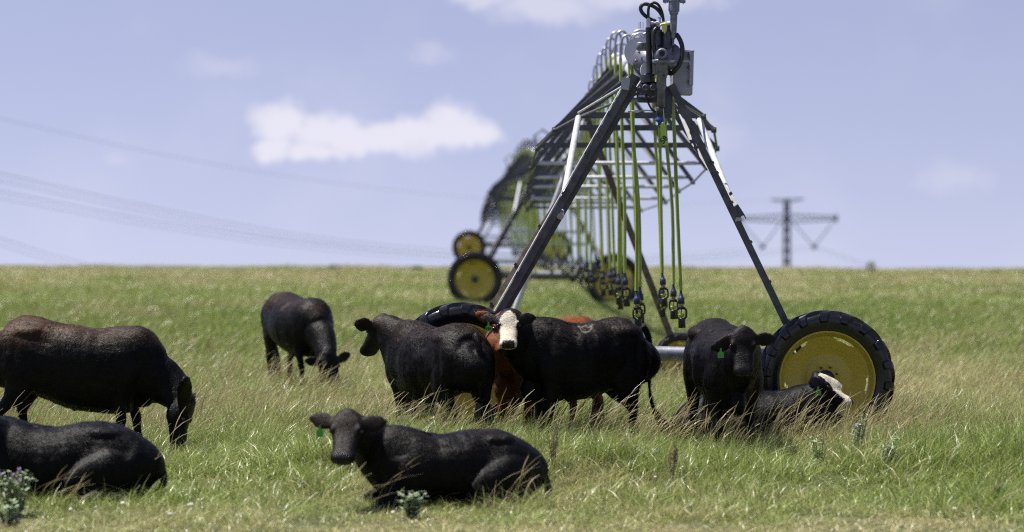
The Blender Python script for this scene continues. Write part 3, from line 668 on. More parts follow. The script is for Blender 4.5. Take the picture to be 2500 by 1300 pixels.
    bm = bmesh.new(); bm.from_mesh(me); bmesh.ops.recalc_face_normals(bm, faces=bm.faces); bm.to_mesh(me); bm.free()
    to = bpy.data.objects.new('raw', me); COL.objects.link(to)
    rm = to.modifiers.new('r', 'REMESH'); rm.mode = 'VOXEL'; rm.voxel_size = .013; rm.use_smooth_shade = True
    sm = to.modifiers.new('s', 'SMOOTH'); sm.factor = .6; sm.iterations = 7
    dg = bpy.context.evaluated_depsgraph_get(); dg.update()
    m2 = bpy.data.meshes.new_from_object(to.evaluated_get(dg)); bpy.data.objects.remove(to)
    nv = len(m2.vertices); V = np.empty(nv * 3, np.float32); m2.vertices.foreach_get('co', V); V = V.reshape(-1, 3)
    Nn = np.empty(nv * 3, np.float32); m2.vertices.foreach_get('normal', Nn); Nn = Nn.reshape(-1, 3)
    Hi = np.array(hm.inverted()); VH = V @ Hi[:3, :3].T + Hi[:3, 3]
    colr = np.zeros((nv, 4), np.float32); colr[:, 3] = 1
    seed = loc[0] * 3.7 + 11
    disp = np.empty(nv, np.float32)
    for i in range(nv):
        x, y, z = V[i]
        a = mnoise.noise(Vector((x * 4 + seed, y * 4, z * 3))) * .018 + mnoise.noise(Vector((x * 11 + seed, y * 11, z * 6))) * .007
        if VH[i, 0] > -.1 and abs(VH[i, 1]) < .3 and abs(VH[i, 2]) < .25: a *= .25
        else: a += mnoise.noise(Vector((x * 45 + seed, y * 45, z * 28))) * .0028
        xb, zb_ = x / lx, (z + pitch * x) if not lying else z + .62
        if abs(y) > .08 and xb < .75:          # hollow before the hip, groove behind the shoulder, elbow fold
            a -= .030 * math.exp(-((xb + .26) / .10) ** 2 - ((zb_ - 1.12) / .10) ** 2) + .014 * math.exp(-((xb - .22) / .07) ** 2) * (1 if zb_ > .75 else 0) + .014 * math.exp(-((xb + .58) / .05) ** 2 - ((zb_ - .98) / .16) ** 2)
            a += .014 * math.exp(-((xb - .44) / .10) ** 2 - ((zb_ - .92) / .2) ** 2) + .0012 * math.sin(xb * 62) * math.exp(-((xb - .0) / .18) ** 2) * (1 if zb_ > .7 else 0)
        disp[i] = a
    V2 = V + Nn * disp[:, None]
    inh = (VH[:, 0] > -.07) & (VH[:, 0] < .52) & (np.abs(VH[:, 1]) < .16) & (VH[:, 2] < .06) & (VH[:, 2] > -.26)
    nose = inh & (VH[:, 0] > .378) & (VH[:, 2] > -.128) & (np.abs(VH[:, 1]) < .074 + .3 * (VH[:, 0] - .42))
    if face:
        jit = np.array([mnoise.noise(Vector((a * 26, b_ * 26, c_ * 26 + seed))) for a, b_, c_ in VH]) * .018 if nv else 0
        if face == 'full':
            whit = inh & ((np.abs(VH[:, 1]) + jit < (.106 * np.sqrt(np.clip((VH[:, 0] + .045) / .11, 0, 1)))) & (VH[:, 2] + jit > -.10 - 1.5 * np.clip(VH[:, 0] - .16, 0, 1)) | (VH[:, 0] + jit > .235))
            whit &= VH[:, 0] > -.05
        else:
            whit = inh & (((VH[:, 2] + jit > -.075 - .35 * np.clip(VH[:, 0] - .16, 0, 1)) & (np.abs(VH[:, 1]) < .095)) | (VH[:, 0] + jit > .33)) & (VH[:, 0] > -.03)
        colr[whit, 0] = 1
        # soften the boundary
    if brand:
        Ow = np.array(OM); VW = V @ Ow[:3, :3].T + Ow[:3, 3]; PXx = 1250 + VW[:, 0] / VW[:, 1] * F; PYy = HY + (EYE - VW[:, 2]) / VW[:, 1] * F
        NW = Nn @ Ow[:3, :3].T
        for pl in brand:
            for (ax, ay), (bx, by) in zip(pl[:-1], pl[1:]):
                dx, dy = bx - ax, by - ay; tt = np.clip(((PXx - ax) * dx + (PYy - ay) * dy) / (dx * dx + dy * dy), 0, 1)
                dd = np.hypot(PXx - ax - tt * dx, PYy - ay - tt * dy); colr[(dd < 1.7) & (NW[:, 1] < 0), 0] = .20
    colr[nose, 1] = 1
    if face:
        for q in (-1, 1): colr[np.sqrt(((VH[:, 0] - .135) / 1.3) ** 2 + (VH[:, 1] - q * .124) ** 2 + ((VH[:, 2] + .075) / 1.1) ** 2) < .046 + (jit if nv else 0), 1] = 1
    m2.vertices.foreach_set('co', V2.reshape(-1)); m2.update()
    at = m2.color_attributes.new('marking', 'FLOAT_COLOR', 'POINT'); at.data.foreach_set('color', colr.reshape(-1))
    m2.materials.clear(); m2.materials.append(mats or COAT_BLACK)
    o = bpy.data.objects.new(name, m2); COL.objects.link(o); o.matrix_world = OM
    tag(o, label, cat, 'cattle in the pasture')
    # short hair lying back and down over the skin
    if fur:
        r3 = np.random.RandomState(int(abs(seed) * 10) + 5); me_t = m2; me_t.calc_loop_triangles(); nt_ = len(me_t.loop_triangles)
        tri = np.empty(nt_ * 3, np.int32); me_t.loop_triangles.foreach_get('vertices', tri); tri = tri.reshape(-1, 3)
        A_, B_, C_ = V2[tri[:, 0]], V2[tri[:, 1]], V2[tri[:, 2]]; ar = np.linalg.norm(np.cross(B_ - A_, C_ - A_), axis=1); pk = r3.choice(nt_, fur, p=ar / ar.sum())
        u_, v_ = r3.rand(fur, 1), r3.rand(fur, 1); fl_ = (u_ + v_) > 1; u_[fl_] = 1 - u_[fl_]; v_[fl_] = 1 - v_[fl_]
        pt = A_[pk] * (1 - u_ - v_) + B_[pk] * u_ + C_[pk] * v_; nn_ = Nn[tri[pk, 0]]; vh = VH[tri[pk, 0]]
        keep = ~((vh[:, 0] > .36) & (vh[:, 0] < .55) & (np.abs(vh[:, 1]) < .12) & (np.abs(vh[:, 2]) < .3)); pt, nn_, vh, pk = pt[keep], nn_[keep], vh[keep], pk[keep]; kf = len(pt)
        sw = np.stack([np.sin(pt[:, 0] * 9 + pt[:, 2] * 7 + seed), np.sin(pt[:, 1] * 8 + pt[:, 0] * 6), np.sin(pt[:, 2] * 9 - pt[:, 0] * 5)], 1) * .45
        dv = np.array([-.75, 0, -.65]) + sw + r3.randn(kf, 3) * .28; dv -= nn_ * (dv * nn_).sum(1, keepdims=True); dv /= np.linalg.norm(dv, axis=1, keepdims=True) + 1e-6
        onhead = (vh[:, 0] > -.12) & (vh[:, 0] < .55) & (np.abs(vh[:, 1]) < .32) & (vh[:, 2] > -.3) & (vh[:, 2] < .15)
        ln = r3.uniform(.022, .050, (kf, 1)) * np.where(onhead, .38, 1)[:, None]; sd = np.cross(dv, nn_); sd /= np.linalg.norm(sd, axis=1, keepdims=True) + 1e-6; wd_ = r3.uniform(.0012, .0024, (kf, 1))
        lift = r3.uniform(.0, .10, (kf, 1)); lift[r3.rand(kf) < .06] = .35; p1 = pt - sd * wd_; p2 = pt + sd * wd_; p3 = pt + dv * ln * .55 + nn_ * ln * lift * .75 + sd * wd_ * .8; p4 = pt + dv * ln * .55 + nn_ * ln * lift * .75 - sd * wd_ * .8; p5 = pt + dv * ln + nn_ * ln * lift
        HV = np.stack([p1, p2, p3, p4, p5], 1).reshape(-1, 3).astype(np.float32); ix = np.arange(kf)[:, None] * 5
        fm = bpy.data.meshes.new('fur'); fm.vertices.add(kf * 5); fm.vertices.foreach_set('co', HV.reshape(-1))
        lp = np.concatenate([ix, ix + 1, ix + 2, ix + 3, ix + 3, ix + 2, ix + 4], 1).astype(np.int32).reshape(-1); fm.loops.add(len(lp)); fm.loops.foreach_set('vertex_index', lp)
        fm.polygons.add(kf * 2); ls = (np.arange(kf)[:, None] * 7 + np.array([[0, 4]])).reshape(-1).astype(np.int32); fm.polygons.foreach_set('loop_start', ls); fm.update(calc_edges=True)
        cc = np.repeat(colr[tri[pk, 0]], 5, axis=0).astype(np.float32); a3 = fm.color_attributes.new('marking', 'FLOAT_COLOR', 'POINT'); a3.data.foreach_set('color', cc.reshape(-1))
        fm.polygons.foreach_set('use_smooth', [True] * (kf * 2))
        cn = np.repeat(nn_ + dv * .10 + r3.randn(kf, 3) * .05, 5, axis=0); cn /= np.linalg.norm(cn, axis=1, keepdims=True)
        fm.normals_split_custom_set_from_vertices(cn.astype(np.float32))
        fm.materials.append(mats or COAT_BLACK); fo = bpy.data.objects.new('fur', fm); COL.objects.link(fo); fo.parent = o
    # eyes, nostrils, tag, switch
    for q in (-1, 1):
        e = MB(); c = hm @ Vector((.125, q * .131, -.078)); r_ = .019 * HS
        e.lathe([(.0005, -r_), (r_ * .5, -r_ * .86), (r_ * .87, -r_ * .5), (r_, 0), (r_ * .87, r_ * .5), (r_ * .5, r_ * .86), (.0005, r_)], tuple(c), 'z', 14); e.build('eye', EYE_M, o)
        e = MB(); c = hm @ Vector((.440, q * .040, -.085)); r_ = .011 * HS
        e.lathe([(.0005, -r_), (r_ * .87, -r_ * .5), (r_, 0), (r_ * .87, r_ * .5), (.0005, r_)], tuple(c), 'z', 10); e.build('nostril', PLAST, o)
    if tag_on is not None:
        q = tag_on; eb, ed = ears[0 if q > 0 else 1]
        c = hm @ Vector((.075 + eb * .6 , q * .235, -.10 + ed * .6)); cw = OM @ c
        b = MB(); wv = .030; outl = [(-.008, 0), (.008, 0), (.009, -.030), (.030, -.045), (.031, -.095), (-.031, -.095), (-.030, -.045), (-.009, -.030)]
        nn = len(outl); th = .005; Vv = [(x, -th, z) for x, z in outl] + [(x, 0, z) for x, z in outl]
        b.add(Vv, [tuple(range(nn))[::-1], tuple(range(nn, 2 * nn))] + [(i, (i + 1) % nn, nn + (i + 1) % nn, nn + i) for i in range(nn)])
        yaw = Matrix.Rotation(R(random.uniform(-14, 14)), 4, 'Z')
        TM = OI @ Matrix.Translation(cw + Vector((0, -.045, .0))) @ yaw
        xf(TM, b); tg = b.build('ear_tag', TAGG, o)
        if tag_txt: text_mesh(tag_txt, .042, 'tag_number', INK, tg, TM @ Matrix.Translation((0, -.0065, -.070)) @ Matrix.Rotation(R(90), 4, 'X'))
    if not lying:
        b = MB(); e0 = Vector(tp[-1]); e0.x *= lx; rs = random.Random(3)
        dv = (Vector(tp[-1]) - Vector(tp[-2])).normalized()
        for k in range(70):
            a = Vector((rs.uniform(-1, 1), rs.uniform(-1, 1), rs.uniform(-.3, .3))) * .02; ln = rs.uniform(.16, .34)
            sp_ = Vector((rs.uniform(-1, 1), rs.uniform(-1, 1), rs.uniform(-.2, .5))) * .06
            b.tube([e0 + a - dv * .07, e0 + a * 1.8 + dv * ln * .4 + sp_ * .3, e0 + a + dv * ln * .8 + sp_ * .8 + Vector((0, 0, -.02)), e0 + dv * ln + sp_ * 1.4 + Vector((0, 0, -.05))], [.007, .008, .006, .002], 4)
        b.build('tail_switch', hair, o)
    return o

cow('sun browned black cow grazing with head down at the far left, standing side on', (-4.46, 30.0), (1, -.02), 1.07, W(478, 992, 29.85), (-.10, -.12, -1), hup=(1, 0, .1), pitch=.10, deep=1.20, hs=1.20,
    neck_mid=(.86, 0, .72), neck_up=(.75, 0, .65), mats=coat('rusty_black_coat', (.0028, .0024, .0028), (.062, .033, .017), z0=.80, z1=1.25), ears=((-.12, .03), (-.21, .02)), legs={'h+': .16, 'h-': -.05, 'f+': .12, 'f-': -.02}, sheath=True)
cow('black cow lying beside the purple thistle, rump to the right, head out of frame', (-3.93, 25.3), (-1, -.05), 1.0, (-4.95, 24.6, .90), (-.9, -.1, -.4), lying=True)
cow('black cow grazing alone in the far grass with its face down behind seed stalks', (-3.08, 42.0), (.42, -.9), 1.08, W(806, 872, 40.8), (.25, -.3, -.9), hup=(.4, -.9, .1), pitch=.07,
    neck_mid=(.88, .02, .75), neck_up=(.75, 0, .65), mats=COAT_BROWNED, legs={'h+': -.1, 'f-': .12}, belly=1.12)
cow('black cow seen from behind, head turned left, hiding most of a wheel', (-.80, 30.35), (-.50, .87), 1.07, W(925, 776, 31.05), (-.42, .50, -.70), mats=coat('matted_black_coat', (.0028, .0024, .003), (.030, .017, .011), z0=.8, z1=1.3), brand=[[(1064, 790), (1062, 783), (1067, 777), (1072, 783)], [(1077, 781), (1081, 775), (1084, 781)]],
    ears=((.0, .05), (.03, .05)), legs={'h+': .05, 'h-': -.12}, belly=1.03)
cow('black cow with a white face and green ear tag looking at the camera', (.71, 30.35), (-.93, -.36), 1.11, W(1241, 766, 29.72), (.0, -.66, -.70), hs=.86, lx=.79, brand=[[(1412, 794), (1418, 799), (1428, 794), (1438, 800), (1446, 793)], [(1416, 800), (1420, 808), (1430, 812), (1440, 808), (1444, 800)]], neck_mid=(.78, .02, 1.14),
    face='full', tag_on=-1, tag_txt='195', legs={'h+': .14, 'h-': -.10, 'f+': .1}, tail=[(-.80, 0, 1.24), (-.885, 0, 1.14), (-.91, 0, .92), (-.90, 0, .70), (-.93, 0, .50), (-1.02, 0, .36)])
cow('red brown cow mostly hidden behind the white faced cow', (.34, 31.40), (-.62, -.78), 1.11, W(1232, 772, 30.72), (.02, -.50, -.86), mats=COAT_RED, hs=.9, ears=((-.05, .03), (-.08, .05)), hair=HAIR_R)
cow('black cow standing head on with lowered head and green tag beside the big yellow wheel', (2.17, 29.75), (.13, -.99), 1.06, W(1816, 812, 28.6), (-.02, -.40, -.92), hup=(0, -.9, .4), pitch=.11, hs=.95,
    neck_mid=(.80, .03, 1.06), neck_up=(.3, 0, 1), tag_on=-1, ears=((.0, .0), (.10, -.02)), legs={'h+': -.12, 'f-': .08}, belly=.90)
cow('black cow with a white blaze lying under the big yellow wheel, facing right', (2.64, 31.10), (1, -.04), 1.05, W(2008, 913, 31.0), (.84, -.12, -.56), lying=True, face='blaze',
    tag_on=-1, ears=((-.05, .02), (-.07, -.04)), neck_mid=(.72, 0, .60))
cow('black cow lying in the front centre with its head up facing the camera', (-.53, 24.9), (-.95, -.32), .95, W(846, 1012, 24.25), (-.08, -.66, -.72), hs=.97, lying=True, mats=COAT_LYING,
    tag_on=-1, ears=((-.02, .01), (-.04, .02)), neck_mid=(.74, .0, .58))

# ------------------------------------------------------------------ pylon and wires
def pylon():
    D = 607.; x0, _, _ = W(1921, 600, D); zt = W(0, 487, D).z; zc = W(0, 537, D).z; zb = gz(x0, D)
    r = empty('power_pylon', (x0, D, zb)); tag(r, 'tall steel lattice power pylon with a wide cross arm beyond the hill', 'pylon')
    P = lambda x, z, y=0: (x, y, z - zb)
    steel = mat('blue_grey_steel', (.015, .015, .03), .7, .2)
    m = MB()
    def w_at(z): return .50 + (zc - z) * .008 if z < zc else .50 - (z - zc) * .03
    zz = list(np.arange(zb, zt, 2.2)) + [zt]
    for a, b_ in zip(zz[:-1], zz[1:]):
        wa, wb = w_at(a), w_at(b_)
        for sx, sy in ((-1, -1), (1, -1), (1, 1), (-1, 1)): m.tube([P(sx * wa, a, sy * wa), P(sx * wb, b_, sy * wb)], .20, 5)
        for sy in (-1, 1):
            m.tube([P(-wa, a, sy * wa), P(wb, b_, sy * wb)], .10, 4); m.tube([P(wa, a, sy * wa), P(-wb, b_, sy * wb)], .10, 4)
    m.build('mast', steel, r)
    for s, ln in ((-1, 9.8), (1, 10.3)):
        c = MB(); tip = P(s * ln, zc + .2 + .05 * s)
        for (dy, dz) in ((-.7, 1.1), (.7, 1.1), (-.7, -.6), (.7, -.6)):
            c.tube([P(0, zc + dz, dy), tuple(Vector(tip) + Vector((0, dy * .3, dz * .35)))], .13, 5)
        for k in range(8):
            f0, f1 = k / 8, (k + 1) / 8
            A = Vector(P(0, zc + 1.1, -.7)).lerp(Vector(tip) + Vector((0, 0, .35)), f0); Bq = Vector(P(0, zc - .6, -.7)).lerp(Vector(tip) + Vector((0, 0, -.2)), f1); c.tube([A, Bq], .09, 4)
        c.box(tip, (.5, .5, 1.6)); c.build('cross_arm', steel, r)
        c = MB(); v = W(1862 if s < 0 else 1988, 603, D); vz = v.z - zb; vx = v.x - x0
        c.tube([P(s * 9.6, zc - .5), (vx, 0, vz)], .11, 6); c.tube([P(s * 1.4, zc - .8), (vx, 0, vz)], .11, 6); c.box((vx, 0, vz), (.9, .5, .9)); c.build('insulator', steel, r)
    c = MB(); c.tube([P(-3.4, zt - .1), P(0, zt - .7), P(3.6, zt + .1)], .12, 5); c.tube([P(-3.4, zt - .1), P(0, zt), P(3.6, zt + .1)], .10, 5); c.build('top_bar', steel, r)
pylon()
WIRE = mat('conductor_wire', (.06, .06, .08), .5, .5)
def wires(label, pts, nb=3, rad=.021, sp=.42):
    q = cr([tuple(W(*p)) for p in pts], 10); b = MB(); o0 = Vector(q[0])
    for k in range(nb):
        a = 2 * math.pi * k / nb + .5; off = Vector((0, math.cos(a) * sp * .6, math.sin(a) * sp)) if nb > 1 else Vector()
        b.tube([Vector(v) - o0 + off for v in q], rad, 4)
    o = b.build('power_line', WIRE); o.location = o0; tag(o, label, 'power line', 'power lines across the sky')
wires('middle power line crossing the sky at left and reaching the left side of the pylon', [(-500, 320, 225), (0, 430, 262), (350, 507, 300), (700, 573, 350), (1000, 608, 405), (1300, 627, 460), (1650, 625, 545), (1862, 606, 606)])
wires('power line just below the middle one, reaching the right side of the pylon', [(-500, 390, 230), (0, 474, 268), (350, 540, 306), (700, 592, 356), (1000, 622, 410), (1300, 640, 462), (1700, 634, 545), (1988, 604, 606)])
wires('lowest power line dropping behind the grassy horizon at the far left', [(-400, 470, 235), (0, 588, 270), (150, 634, 290), (400, 690, 330), (800, 740, 400)])
wires('faint thin top wire high above the other power lines', [(-500, 185, 240), (0, 290, 275), (400, 378, 315), (800, 445, 375), (1200, 486, 450), (1600, 500, 540), (1885, 489, 607)], 1, .016)
wires('power line descending to the right of the pylon', [(1988, 604, 607), (2060, 628, 640), (2140, 655, 690), (2300, 700, 760)])

# ------------------------------------------------------------------ grass (uncountable ground cover)
def grass_mat(name, green, green2, straw, straw2, trans=.35):
    m = bpy.data.materials.new(name); m.use_nodes = True; nt = m.node_tree; n, l = nt.nodes, nt.links
    p = n['Principled BSDF']; out = n['Material Output']
    at = n.new('ShaderNodeAttribute'); at.attribute_type = 'INSTANCER'; at.attribute_name = 'straw'
    rn = n.new('ShaderNodeAttribute'); rn.attribute_type = 'GEOMETRY'; rn.attribute_name = 'blade'
    def mixc(f, a, b):
        x = n.new('ShaderNodeMix'); x.data_type = 'RGBA'
        (l.new(f, x.inputs[0]) if not isinstance(f, float) else setattr(x.inputs[0], 'default_value', f))
        for s_, v in (('A', a), ('B', b)):
            (l.new(v, x.inputs[s_]) if not isinstance(v, tuple) else setattr(x.inputs[s_], 'default_value', (*v, 1)))
        return x.outputs['Result']
    sp = n.new('ShaderNodeSeparateColor'); l.new(rn.outputs['Color'], sp.inputs[0])
    g_ = mixc(sp.outputs[0], green, green2); s_ = mixc(sp.outputs[0], straw, straw2)
    ad = n.new('ShaderNodeMath'); ad.operation = 'ADD'; l.new(at.outputs['Fac'], ad.inputs[0]); l.new(sp.outputs[1], ad.inputs[1])   # blade-to-blade spread
    mr = n.new('ShaderNodeMapRange'); l.new(ad.outputs[0], mr.inputs['Value']); mr.inputs['From Min'].default_value = .75; mr.inputs['From Max'].default_value = 1.25
    c = mixc(mr.outputs[0], g_, s_); l.new(c, p.inputs['Base Color']); p.inputs['Roughness'].default_value = .36; p.inputs['Specular IOR Level'].default_value = .6
    tr = n.new('ShaderNodeBsdfTranslucent'); l.new(c, tr.inputs['Color'])
    ms = n.new('ShaderNodeMixShader'); ms.inputs[0].default_value = trans; l.new(p.outputs[0], ms.inputs[1]); l.new(tr.outputs[0], ms.inputs[2]); l.new(ms.outputs[0], out.inputs[0])
    return m
GM = grass_mat('grass_blades', (.045, .088, .010), (.34, .43, .095), (.17, .15, .055), (.60, .54, .29), .32)
SM = grass_mat('dry_seed_stalks', (.20, .20, .08), (.32, .29, .14), (.30, .25, .13), (.56, .49, .30), .2)
def clump(name, nb, rad, hmin, hmax, wid, lean, seed, stalks=0, sh=(.45, .7), m=None, wind=.25, seg=3):
    rs = random.Random(seed); vs = []; fs = []; cols = []
    def strip(p0, dirx, diry, h, w, bend, k, rv, sv, taper=True):
        o = len(vs); a = rs.uniform(0, math.pi); wx, wy = math.cos(a) * w, math.sin(a) * w
        for q in range(k + 1):
            t = q / k; ww = (1 - t * .92) if taper else 1 - t * .3
            cx = p0[0] + dirx * bend * h * t * t; cy = p0[1] + diry * bend * h * t * t; cz = h * t * (1 - .28 * bend * t)
            vs.append((cx - wx * ww, cy - wy * ww, cz)); vs.append((cx + wx * ww, cy + wy * ww, cz)); cols.extend([(rv, sv, t, 1)] * 2)
        for q in range(k): fs.append((o + 2 * q, o + 2 * q + 1, o + 2 * q + 3, o + 2 * q + 2))
        return (cx, cy, cz)
    for _ in range(nb):
        r_ = rad * math.sqrt(rs.random()); a = rs.uniform(0, 6.283); p0 = (r_ * math.cos(a), r_ * math.sin(a))
        d = rs.uniform(0, 6.283); bx, by = math.cos(d) + wind * 2, math.sin(d); L = math.hypot(bx, by) + 1e-6
        strip(p0, bx / L, by / L, rs.uniform(hmin, hmax) * rs.uniform(.7, 1.1), wid * rs.uniform(.6, 1.3), rs.uniform(.1, lean), seg, rs.random(), rs.random())
    for _ in range(stalks):
        r_ = rad * math.sqrt(rs.random()); a = rs.uniform(0, 6.283); p0 = (r_ * math.cos(a), r_ * math.sin(a)); d = rs.uniform(-1.0, 1.0)
        h = rs.uniform(*sh); bend = rs.uniform(.25, .95); rv = rs.random(); k = 7; w = wid * .42; o = len(vs); dx, dy = math.cos(d), math.sin(d)
        pts = []
        for q in range(k + 1):
            t = q / k; pts.append(Vector((p0[0] + dx * bend * h * (t ** 2.2) * .8, p0[1] + dy * bend * h * (t ** 2.2) * .8, h * (t - .30 * bend * t ** 3))))
        for (wx, wy) in ((1, 0), (0, 1)):
            o = len(vs)
            for q, p in enumerate(pts):
                ww = w * (1 if q < 5 else 2.6 if q in (5, 6) else .8)
                vs.append((p.x - wx * ww, p.y - wy * ww, p.z)); vs.append((p.x + wx * ww, p.y + wy * ww, p.z)); cols.extend([(rv, .9, q / k, 1)] * 2)
            for q in range(k): fs.append((o + 2 * q, o + 2 * q + 1, o + 2 * q + 3, o + 2 * q + 2))
    me = bpy.data.meshes.new(name); me.from_pydata(vs, [], fs); at = me.color_attributes.new('blade', 'FLOAT_COLOR', 'POINT'); at.data.foreach_set('color', np.array(cols, np.float32).reshape(-1))
    me.materials.append(m or GM); me.polygons.foreach_set('use_smooth', [True] * len(fs)); me.update()
    return bpy.data.objects.new(name, me)
def scatter(name, protos, pts, label, cat):
    """pts: (x, y, rot, scale, hscale, straw, idx)"""
    pc = bpy.data.collections.new(name + '_sources')
    for i, p in enumerate(protos): p.name = '%s_%02d' % (name, i); pc.objects.link(p)
    me = bpy.data.meshes.new(name); me.from_pydata([(p[0], p[1], gz(p[0], p[1]) - .01) for p in pts], [], [])
    def at(nm, ty, vals, f='value'):
        a = me.attributes.new(nm, ty, 'POINT'); a.data.foreach_set(f, np.array(vals, np.float32 if ty != 'INT' else np.int32).reshape(-1))
    at('rot', 'FLOAT_VECTOR', [(0, 0, p[2]) for p in pts], 'vector'); at('scl', 'FLOAT_VECTOR', [(p[3], p[3], p[4]) for p in pts], 'vector')
    at('straw', 'FLOAT', [p[5] for p in pts]); at('pick', 'INT', [p[6] for p in pts])
    o = bpy.data.objects.new(name, me); COL.objects.link(o)
    ng = bpy.data.node_groups.new(name, 'GeometryNodeTree'); ng.interface.new_socket('Geometry', in_out='INPUT', socket_type='NodeSocketGeometry'); ng.interface.new_socket('Geometry', in_out='OUTPUT', socket_type='NodeSocketGeometry')
    n, l = ng.nodes, ng.links; gi = n.new('NodeGroupInput'); go = n.new('NodeGroupOutput'); ip = n.new('GeometryNodeInstanceOnPoints')
    ci = n.new('GeometryNodeCollectionInfo'); ci.inputs['Collection'].default_value = pc; ci.inputs['Separate Children'].default_value = True; ci.inputs['Reset Children'].default_value = True
    def na(nm, ty): a = n.new('GeometryNodeInputNamedAttribute'); a.data_type = ty; a.inputs['Name'].default_value = nm; return a.outputs[0]
    l.new(gi.outputs[0], ip.inputs['Points']); l.new(ci.outputs[0], ip.inputs['Instance']); ip.inputs['Pick Instance'].default_value = True
    l.new(na('pick', 'INT'), ip.inputs['Instance Index']); l.new(na('rot', 'FLOAT_VECTOR'), ip.inputs['Rotation']); l.new(na('scl', 'FLOAT_VECTOR'), ip.inputs['Scale']); l.new(ip.outputs[0], go.inputs[0])
    md = o.modifiers.new('scatter', 'NODES'); md.node_group = ng
    tag(o, label, cat, kind='stuff'); return o
def straw_at(x, y, rs):
    n1 = mnoise.noise(Vector((x * .26, y * .10, 1.3))); n2 = mnoise.noise(Vector((x * 1.3, y * .7, 7.7)))
    base = (.27 + .10 * sst(30, 44, y) - .28 * sst(50, 62, y) * (1 - sst(80, 120, y)) + .10 * sst(55, 75, y) + .12 * sst(95, 125, y) + .42 * (1 - sst(22.6, 24.9, y)))
    return max(0, min(1, base + n1 * .60 + n2 * .45 + rs.uniform(-.2, .2)))
rs = random.Random(11)
def field(y0, y1, dens, fn, side=4.2):
    out = []; y = y0; area = 0
    n_ = 0
    steps = int((y1 - y0) / .5) or 1; dy = (y1 - y0) / steps
    for k in range(steps):
        yy = y0 + dy * (k + .5); half = yy * .18 + side; cnt = dens * dy * 2 * half
        c = int(cnt) + (rs.random() < cnt - int(cnt))
        for _ in range(c):
            x = rs.uniform(-half, half); y_ = yy + rs.uniform(-dy / 2, dy / 2); r_ = fn(x, y_)
            if r_: out.append((x, y_) + r_)
    return out
# green turf and leafy grass
P1 = [clump('g%d' % i, 56, .17, .06, .19, .0046, 1.9, 20 + i, wind=.1) for i in range(5)] + [clump('t%d' % i, 56, .17, .16, .42, .0044, 1.4, 40 + i, wind=.15) for i in range(5)]
def f1(x, y):
    n_ = mnoise.noise(Vector((x * .7, y * .5, 4.4))); mid = sst(-2.9, -1.6, x) * (1 - .7 * sst(1.1, 2.0, x) * (1 - sst(2.9, 3.3, x))) * sst(26.2, 27.6, y) * (1 - sst(33, 36, y)); tall = .14 + .25 * sst(25.5, 28.5, y) + .45 * mid + .3 * sst(29.5, 33, y) + n_ * .3
    low = 1 - sst(22, 25.8, y)
    idx = rs.randrange(5, 10) if rs.random() < tall else rs.randrange(5); h = (.85 + .4 * n_ + rs.uniform(-.2, .3)) * (1 - .55 * low) * (1 + .12 * sst(30, 36, y) + .30 * mid) * (.82 if x < -2 and y < 31 else 1)
    return (rs.uniform(-1.3, 1.3), rs.uniform(.85, 1.25), max(.3, h), straw_at(x, y, rs), idx)
pts = field(19.5, 36, 42, f1) + field(36, 50, 24, lambda x, y: (lambda q: (q[0], q[1] * 1.25, q[2] * 1.0, q[3], q[4]))(f1(x, y)))
scatter('meadow_grass', P1, pts, 'green and straw coloured pasture grass around the cattle', 'grass')
P2 = [clump('f%d' % i, 60, .34, .16, .34, .012, .8, 60 + i, wind=.4, seg=2) for i in range(6)]
pts = field(50, 84, 9, lambda x, y: (rs.uniform(-.5, .5), rs.uniform(.9, 1.3), rs.uniform(.7, 1.15), straw_at(x, y, rs), rs.randrange(6)), 7) + \
      field(84, 175, 4.0, lambda x, y: (rs.uniform(-.5, .5), rs.uniform(1.3, 1.8), rs.uniform(.5, .95) + max(0, mnoise.noise(Vector((x * .3, y * .2, 2)))) * .6, straw_at(x, y, rs), rs.randrange(6)), 10)
scatter('distant_grass', P2, pts, 'tall dry and green grass running up to the horizon', 'grass')
# seed stalks
P3 = [clump('s%d' % i, 5, .22, .2, .4, .0034, .9, 80 + i, stalks=7, sh=(.45, .80), m=SM, wind=.6) for i in range(6)]
def f3(x, y):
    n_ = mnoise.noise(Vector((x * .55, y * .5, 14.4))); d = (.10 + .85 * sst(27.2, 28.6, y) * (1 - .35 * sst(31, 34, y))) * (1 - .8 * sst(44, 56, y)) * (.35 + .65 * sst(-2.9, -1.4, x) if y < 31 else 1) * (1 - .5 * sst(4.4, 4.8, x))
    if y < 28: d = .035 + (.10 if (y > 23.0 and (-4.3 < x < -2.6 or -1.2 < x < .5)) else 0)
    if rs.random() > d * (.75 + n_): return None
    return (rs.uniform(-.4, .5), rs.uniform(.8, 1.2), rs.uniform(.75, 1.15) * (.72 if y < 27 else 1), .9, rs.randrange(6))
pts = field(22.6, 33, 9, f3) + field(33, 56, 6, f3)
scatter('seed_stalks', P3, pts, 'bent straw coloured seed stalks in front of the standing cattle', 'grass')

